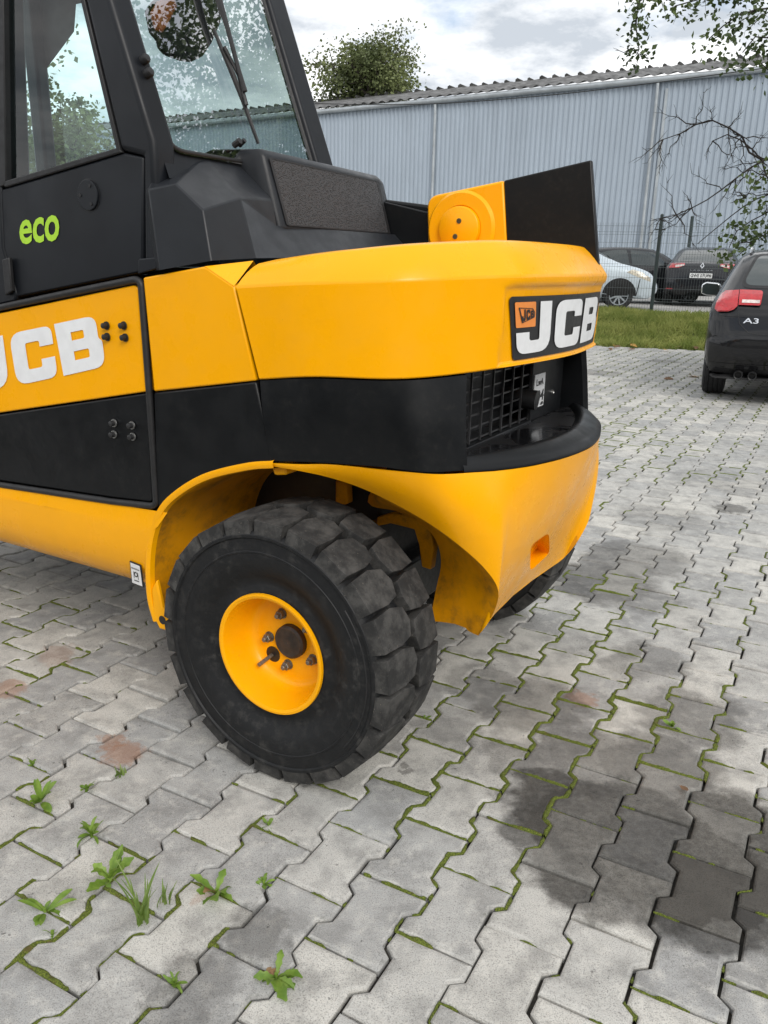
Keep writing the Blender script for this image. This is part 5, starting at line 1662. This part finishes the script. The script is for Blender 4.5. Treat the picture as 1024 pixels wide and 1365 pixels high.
def car(name, label, loc, az, paint_key, st, W, wheels, tread_r, belt=.93, group='cars parked around the yard', zb=.24):
    """st: stations (x, top height, half width factor, roof half width factor)"""
    c = empty(name, loc, -az + pi / 2)
    tag(c, label, 'car', group)
    hw = W / 2
    NS, NX = 25, 44
    secs = []
    for x, top, wf, rf, bt in st:
        wm = hw * wf
        zb_ = zb + max(0, .18 * (1 - min(1, x / .12))) + max(0, .14 * (1 - min(1, (st[-1][0] - x) / .15)))
        be = min(bt, top - .05)
        be = max(be, zb_ + .12)
        top = max(top, be + .04)
        q = [(0, zb_), (wm * .84, zb_ + .005), (wm * .955, zb_ + .07), (wm * .992, .46 if be > .6 else zb_ + (be - zb_) * .45), (wm, .62 if be > .7 else zb_ + (be - zb_) * .65), (wm * .985, be - .10 if be > .75 else be - .04), (wm * .95, be),
             (wm * .95 + (hw * rf - wm * .95) * .52, be + (top - be) * .55), (hw * rf * 1.0, top - (top - be) * .12), (hw * rf * .80, top - .012), (0, top)]
        cq = catmull([(x, y, z) for y, z in q], NS)
        secs.append(cq)
    grid = []
    for j in range(NS):
        grid.append(catmull([s[j] for s in secs], NX))
    # even sampling in x keeps columns together
    full = grid + [[Vector((p.x, -p.y, p.z)) for p in g] for g in grid[-2:0:-1]]
    V = [p for g in full for p in g]
    n = len(full)
    Fc = [(i * NX + j, i * NX + j + 1, ((i + 1) % n) * NX + j + 1, ((i + 1) % n) * NX + j) for i in range(n) for j in range(NX - 1)]
    Fc.append(tuple(i * NX for i in range(n))); Fc.append(tuple(i * NX + NX - 1 for i in range(n)))
    add('body', V, Fc, paint_key, c, smooth=50)
    b = BVHTree.FromPolygons(V, Fc)
    def hit(o, d):
        h = b.ray_cast(Vector(o), Vector(d))
        return h[0]
    def patch(nm, loop, mat, side, off=.004, par=None, holes=(), step=.05):
        Vv, Ff = flat_shape([loop] + list(holes), step, step)
        out = []
        for p in Vv:
            if side == 'rear': h = hit((-1, p.x, p.y), (1, 0, 0)); o = Vector((-off, 0, 0)); dfl = Vector((.05, p.x, p.y))
            elif side == 'front': h = hit((7, p.x, p.y), (-1, 0, 0)); o = Vector((off, 0, 0)); dfl = Vector((st[-1][0] - .05, p.x, p.y))
            elif side == 'left': h = hit((p.x, 2, p.y), (0, -1, 0)); o = Vector((0, off, 0)); dfl = Vector((p.x, hw * .9, p.y))
            elif side == 'right': h = hit((p.x, -2, p.y), (0, 1, 0)); o = Vector((0, -off, 0)); dfl = Vector((p.x, -hw * .9, p.y))
            else: h = hit((p.x, p.y, 3), (0, 0, -1)); o = Vector((0, 0, off)); dfl = Vector((p.x, p.y, 1))
            out.append((h if h else dfl) + o)
        return add(nm, out, Ff, mat, par or c, smooth=40)
    # wheels
    for wx, sd in [(wheels[0], 1), (wheels[0], -1), (wheels[1], 1), (wheels[1], -1)]:
        yy = sd * (hw - .035)
        ar = [(wx + (tread_r + .055) * cos(2 * pi * k / 28), tread_r + .01 + (tread_r + .055) * sin(2 * pi * k / 28)) for k in range(28)]
        ar = [(x, max(zb + .02, z)) for x, z in ar]
        patch('wheel_housing', ar, 'blackplastic', 'left' if sd > 0 else 'right', .003)
        w = empty('wheel', (wx, yy, tread_r), 0 if sd < 0 else pi, c)
        R = tread_r
        add('tyre', *lathe([(.03, R * .62), (.004, R * .70), (-.006, R * .84), (.004, R * .95), (.02, R * .99)] + [(.02 + .165 * k / 15, R * (1.0 if k % 4 else .975)) for k in range(16)] + [(.20, R * .96), (.21, R * .8), (.2, R * .62)], 40, 'y'), 'cartyre', w, smooth=30)
        sp = []
        for k in range(9):
            a = 2 * pi * k / 9
            sp.append(prism([(R * .12 * cos(a - .5), .012, R * .12 * sin(a - .5)), (R * .62 * cos(a - .09), .008, R * .62 * sin(a - .09)), (R * .62 * cos(a + .09), .008, R * .62 * sin(a + .09)), (R * .12 * cos(a + .5), .012, R * .12 * sin(a + .5))], (0, .02, 0)))
        add('rim', *join(lathe([(.02, R * .60), (.0, R * .64), (.0, R * .67), (.02, R * .68)], 32, 'y'), lathe([(.008, .0005), (.008, R * .16), (.03, R * .17)], 20, 'y'), *sp), 'zinc', w)
        add('brake_disc', *lathe([(.06, .001), (.06, R * .62)], 24, 'y'), 'blackplastic', w)
    return c, patch, hit
def text_on(patch_hit, parent, txt, y0, y1, z0, z1, mat, side='rear', bold=.02, off=.008, name='lettering'):
    Vt, Ft, _ = text_shape(txt, bold)
    out = []
    for p in Vt:
        y = y0 + (y1 - y0) * p.x; z = z0 + (z1 - z0) * p.y
        h = patch_hit((-1, y, z), (1, 0, 0)) if side == 'rear' else patch_hit((7, y, z), (-1, 0, 0))
        out.append((h if h else Vector((.02, y, z))) + Vector((-off if side == 'rear' else off, 0, 0)))
    return add(name, out, Ft, mat, parent)

# --- black hatchback on the right
AZ = radians(24)
fw, lf = Vector((sin(AZ), cos(AZ), 0)), Vector((-cos(AZ), sin(AZ), 0))
WB = gnd(945, 526)
A_HW = .885
loc = WB - fw * (.76 - .20) - lf * (A_HW - .115)
st_a = [(0.0, .62, .80, .60, .58), (.02, .66, .86, .60, .60), (.06, .84, .915, .62, .80), (.13, .98, .95, .70, .92), (.24, 1.06, .965, .72, .95), (.42, 1.20, .98, .73, .96), (.66, 1.345, .99, .725, .96), (1.0, 1.405, 1, .73, .95), (1.6, 1.425, 1, .74, .93), (2.2, 1.40, 1, .73, .91), (2.6, 1.27, 1, .72, .90), (3.05, 1.02, 1, .74, .89), (3.3, .95, .995, .78, .87), (3.8, .84, .96, .78, .80), (4.08, .70, .88, .70, .64), (4.2, .58, .74, .6, .52)]
au, patch, hit = car('black_hatchback', 'black hatchback with red tail lamps parked on the block paving', loc, AZ, 'car_black', st_a, 1.77, (.76, 3.34), .315, zb=.26)
# bumper: proud lower skin with a ledge
patch('rear_bumper', rpoly([(-.80, .33, .05), (.80, .33, .05), (.815, .60, .05), (.76, .635, .02), (-.76, .635, .02), (-.815, .60, .05)]), 'car_black', 'rear', .030)
patch('bumper_skirt', rpoly([(-.76, .235, .05), (.76, .235, .05), (.81, .36, .02), (-.81, .36, .02)]), 'blackplastic', 'rear', .024)
patch('bumper_seam', [(-.80, .372), (.80, .372), (.80, .377), (-.80, .377)], 'carseam' if 'carseam' in M else 'blackplastic', 'rear', .034)
patch('rear_window', rpoly([(-.60, 1.075, .09), (.60, 1.075, .09), (.50, 1.345, .05), (-.50, 1.345, .05)]), 'carglass', 'rear', .006)
fo = rpoly([(-.63, 1.05, .1), (.63, 1.05, .1), (.525, 1.362, .06), (-.525, 1.362, .06)]); fi = rpoly([(-.60, 1.075, .09), (.60, 1.075, .09), (.50, 1.345, .05), (-.50, 1.345, .05)])
patch('window_surround', fo, 'blackplastic', 'rear', .004, holes=[fi])
for s in (1, -1):
    L1 = [(s * .805, .86), (s * .80, .92), (s * .775, .99), (s * .735, 1.025), (s * .62, 1.035), (s * .612, .895), (s * .64, .862), (s * .68, .845), (s * .78, .84)]
    patch('tail_lamp', L1, 'lamp_red', 'rear', .030, step=.02)
    L2 = rpoly([(s * .605, .905), (s * .42, .905, .02), (s * .415, 1.035, .03), (s * .614, 1.038)])
    tl2 = patch('hatch_lamp', L2, 'lamp_red', 'rear', .026, step=.02)
    patch('reversing_lamp', [(s * .58, .925), (s * .43, .925), (s * .43, .952), (s * .58, .952)], 'lamp_clear', 'rear', .031, tl2)
    patch('lamp_glow_band', [(s * .78, .850), (s * .68, .853), (s * .645, .885), (s * .78, .875)], 'lamp_clear2' if 'lamp_clear2' in M else 'lamp_red', 'rear', .035)
    patch('side_window', rpoly([(.62, .985, .03), (1.15, .955, .02), (2.75, .935, .02), (2.25, 1.30, .05), (1.3, 1.335, .05), (.80, 1.27, .05)]), 'carglass', 'left' if s > 0 else 'right', .005)
    p0 = [hit((x, s * .575, 3), (0, 0, -1)) for x in (.80, .95, 1.2, 1.6, 2.1, 2.35)]
    rl = [(p if p else Vector((.6, s * .57, 1.35))) + Vector((0, 0, .035)) for p in p0]
    rl[0].z -= .03; rl[-1].z -= .03
    add('roof_rail', *tube(catmull(rl, 16), .016, 8), 'chrome', au, smooth=40)
    mo = empty('door_mirror', (2.28, s * .98, .985), 0, au)
    mb = [(0, -.105, -.055), (0, -.11, .04), (0, -.085, .072), (0, .06, .082), (0, .105, .05), (0, .10, -.05), (0, .04, -.072), (0, -.07, -.075)]
    add('mirror_shell', *prism(mb, (.13, 0, 0)), 'chrome', mo, bevel=.03, segs=3)
    add('mirror_glass', [(-.004, y * .88, z * .84) for _, y, z in mb], [tuple(range(8))], 'mirrorgl', mo) if 'mirrorgl' in M else add('mirror_glass', [(-.004, y * .88, z * .84) for _, y, z in mb], [tuple(range(8))], 'carglass', mo)
    add('mirror_arm', *box(.02, .10, -.22 if s > 0 else .08, -.08 if s > 0 else .22, -.07, -.03), 'blackplastic', mo, bevel=.01)
# hatch shut lines
for s in (1, -1):
    sl = [(s * .615, 1.05), (s * .607, .88), (s * .57, .74), (s * .485, .665), (s * .40, .655), (0, .652)]
    sw = [(y + .004 * s, z - .004) for y, z in sl[::-1]]
    patch('hatch_seam', sl + sw, 'blackplastic', 'rear', .005)
    patch('shoulder_crease', [(s * .84, .80), (s * .50, .80), (s * .50, .803), (s * .84, .803)], 'car_black', 'rear', .008)
text_on(hit, au, 'A3', .545, .415, .745, .792, 'chrome', bold=.01, off=.010)
for y in (.52, .40):
    add('exhaust_pipe', *join(lathe([(-.03, .030), (-.035, .036), (-.03, .040), (.12, .040)], 20, 'x'), lathe([(.03, .001), (.03, .031), (-.03, .031)], 20, 'x')), 'blackmetal', au, smooth=40).location = (.03, y, .275)
pl_a = patch('number_plate', [(-.26, .685), (.26, .685), (.26, .79), (-.26, .79)], 'plate_white', 'rear', .01)

# --- dark saloon-hatch behind the fence, seen from the rear
AZ2 = radians(23)
rp2 = at_y(930, 400, 20.6); rp2.z = .31
st_r = [(0.0, .66, .80, .60, .60), (.03, .72, .87, .62, .66), (.08, .93, .92, .66, .86), (.18, 1.03, .95, .72, .96), (.34, 1.07, .97, .72, .985), (.70, 1.24, .99, .70, .98), (1.15, 1.39, 1, .70, .97), (1.7, 1.445, 1, .71, .95), (2.3, 1.44, 1, .71, .93), (2.8, 1.33, 1, .70, .92), (3.3, 1.06, 1, .74, .91), (3.6, .97, .99, .78, .88), (4.2, .86, .96, .78, .80), (4.5, .72, .88, .7, .64), (4.65, .58, .74, .6, .5)]
re, patch, hit = car('dark_liftback', 'dark grey liftback with a silver diamond badge parked behind the wire fence', rp2, AZ2, 'car_dark', st_r, 1.81, (.85, 3.6), .32, zb=.27)
patch('rear_window', rpoly([(-.62, 1.07, .06), (.62, 1.07, .06), (.50, 1.36, .06), (-.50, 1.36, .06)]), 'carglass', 'rear', .006)
patch('rear_bumper', rpoly([(-.82, .36, .06), (.82, .36, .06), (.83, .66, .04), (-.83, .66, .04)]), 'car_dark', 'rear', .025)
patch('bumper_skirt', rpoly([(-.74, .26, .04), (.74, .26, .04), (.80, .40, .02), (-.80, .40, .02)]), 'blackplastic', 'rear', .02)
for s in (1, -1):
    tl = patch('tail_lamp', [(s * .86, .90), (s * .80, 1.03), (s * .42, 1.035), (s * .40, .975), (s * .55, .915)], 'lamp_red', 'rear', .012)
    patch('reversing_lamp', [(s * .62, .93), (s * .42, .965), (s * .42, 1.0), (s * .62, .985)], 'lamp_clear', 'rear', .017, tl)
    patch('reflector', [(s * .78, .40), (s * .62, .40), (s * .62, .43), (s * .78, .43)], 'lamp_red', 'rear', .032)
    patch('side_window', rpoly([(.75, 1.01, .03), (1.3, .985, .02), (3.0, .955, .02), (2.45, 1.32, .05), (1.5, 1.345, .05), (1.0, 1.27, .05)]), 'carglass', 'left' if s > 0 else 'right', .005)
    mo = empty('door_mirror', (2.45, s * 1.0, 1.02), 0, re)
    add('mirror_shell', *prism([(0, -.10, -.06), (0, -.10, .06), (0, .10, .06), (0, .10, -.06)], (.12, 0, 0)), 'car_dark', mo, bevel=.03)
np_ = patch('number_plate', [(-.26, .685), (.26, .685), (.26, .795), (-.26, .795)], 'plate_white', 'rear', .028)
text_on(hit, np_, 'GWE 07UP8', .235, -.235, .703, .777, 'blackplastic', bold=.02, off=.034)
# badge: an open diamond
Vv, Ff = flat_shape([[(0, .90), (.052, .975), (0, 1.05), (-.052, .975)], [(0, .93), (.026, .975), (0, 1.02), (-.026, .975)]])
add('badge', [((hit((-1, p.x, p.y), (1, 0, 0)) or Vector((.1, p.x, p.y))) + Vector((-.014, 0, 0))) for p in Vv], Ff, 'chrome', re)
text_on(hit, re, 'L A G U N A', .26, -.26, .855, .878, 'zinc', bold=.0, off=.012)

# --- silver white hatchback, nose to the right
AZ3 = radians(101)
fw3, lf3 = Vector((sin(AZ3), cos(AZ3), 0)), Vector((-cos(AZ3), sin(AZ3), 0))
wp = at_y(822, 404, 18.3)
loc3 = Vector((wp.x, wp.y, 0)) - fw3 * 3.15 + lf3 * .85; loc3.z = .31
st_c = [(0.0, .66, .80, .60, .60), (.04, .80, .88, .62, .72), (.12, 1.05, .93, .68, .92), (.35, 1.30, .97, .72, .95), (.7, 1.43, .99, .73, .95), (1.3, 1.49, 1, .74, .94), (1.9, 1.485, 1, .74, .92), (2.4, 1.36, 1, .73, .91), (2.95, 1.08, 1, .74, .91), (3.2, .98, 1, .80, .90), (3.55, .90, .98, .80, .84), (3.8, .80, .93, .76, .74), (3.93, .66, .86, .68, .58), (3.99, .56, .76, .6, .48)]
wc, patch, hit = car('pale_hatchback', 'silver white hatchback with a cloudy headlamp parked behind the wire fence', loc3, AZ3, 'car_white', st_c, 1.75, (.72, 3.18), .305, zb=.24)
M['headlamp'] = simple('cloudy_headlamp', (.55, .50, .40), .25, var=.35, scale=12, coat=.6)
for s in (1, -1):
    sd = 'left' if s > 0 else 'right'
    patch('headlamp', [(3.30, .80), (3.42, .86), (3.62, .80), (3.86, .66), (3.84, .60), (3.55, .70)], 'headlamp', sd, .006)
    patch('side_window', rpoly([(.55, 1.0, .04), (2.72, .955, .03), (2.25, 1.30, .05), (1.4, 1.40, .05), (.75, 1.36, .06)]), 'carglass', sd, .005)
    patch('bumper_seam', [(3.58, .66), (3.60, .66), (3.55, .30), (3.53, .30)], 'blackplastic', sd, .005)
patch('front_grille', rpoly([(-.45, .42, .05), (.45, .42, .05), (.50, .52, .05), (-.50, .52, .05)]), 'blackplastic', 'front', .006)
patch('upper_grille', rpoly([(-.55, .60, .02), (.55, .60, .02), (.55, .635, .02), (-.55, .635, .02)]), 'blackplastic', 'front', .006)
patch('windscreen', rpoly([(2.36, -.60, .06), (2.95, -.66, .06), (2.95, .66, .06), (2.36, .60, .06)]), 'carglass', 'top', .006)
for s in (1, -1):
    add('wiper', *tube([(2.98, s * .1, 1.08), (2.88, s * .55, 1.13)], .012, 5), 'blackplastic', wc)

# --- dark compact behind the pale one
AZ4 = radians(80)
fw4 = Vector((sin(AZ4), cos(AZ4), 0))
wp = at_y(838, 345, 22.6)
loc4 = Vector((wp.x, wp.y, 0)) - fw4 * 1.9; loc4.z = .31
st_d = [(x, z * .985, a, b, d) for x, z, a, b, d in st_a]
dc_, patch, hit = car('dark_hatchback', 'dark hatchback parked close behind the silver white car', loc4, AZ4, 'car_dark', st_d, 1.74, (.74, 3.3), .305, zb=.25)
for s in (1, -1):
    sd = 'left' if s > 0 else 'right'
    patch('side_window', rpoly([(.62, .985, .03), (1.55, .955, .02), (1.5, 1.325, .02), (1.2, 1.32, .05), (.80, 1.25, .05)]), 'carglass', sd, .005)
    patch('front_side_window', rpoly([(1.62, .955, .02), (2.70, .935, .02), (2.25, 1.28, .05), (1.6, 1.325, .03)]), 'carglass', sd, .005)
    mo = empty('door_mirror', (2.45, s * .97, .99), 0, dc_)
    add('mirror_shell', *prism([(0, -.10, -.06), (0, -.10, .06), (0, .10, .06), (0, .10, -.06)], (.12, 0, 0)), 'car_dark', mo, bevel=.03)
patch('windscreen', rpoly([(2.28, -.58, .06), (2.98, -.66, .06), (2.98, .66, .06), (2.28, .58, .06)]), 'carglass', 'top', .006)
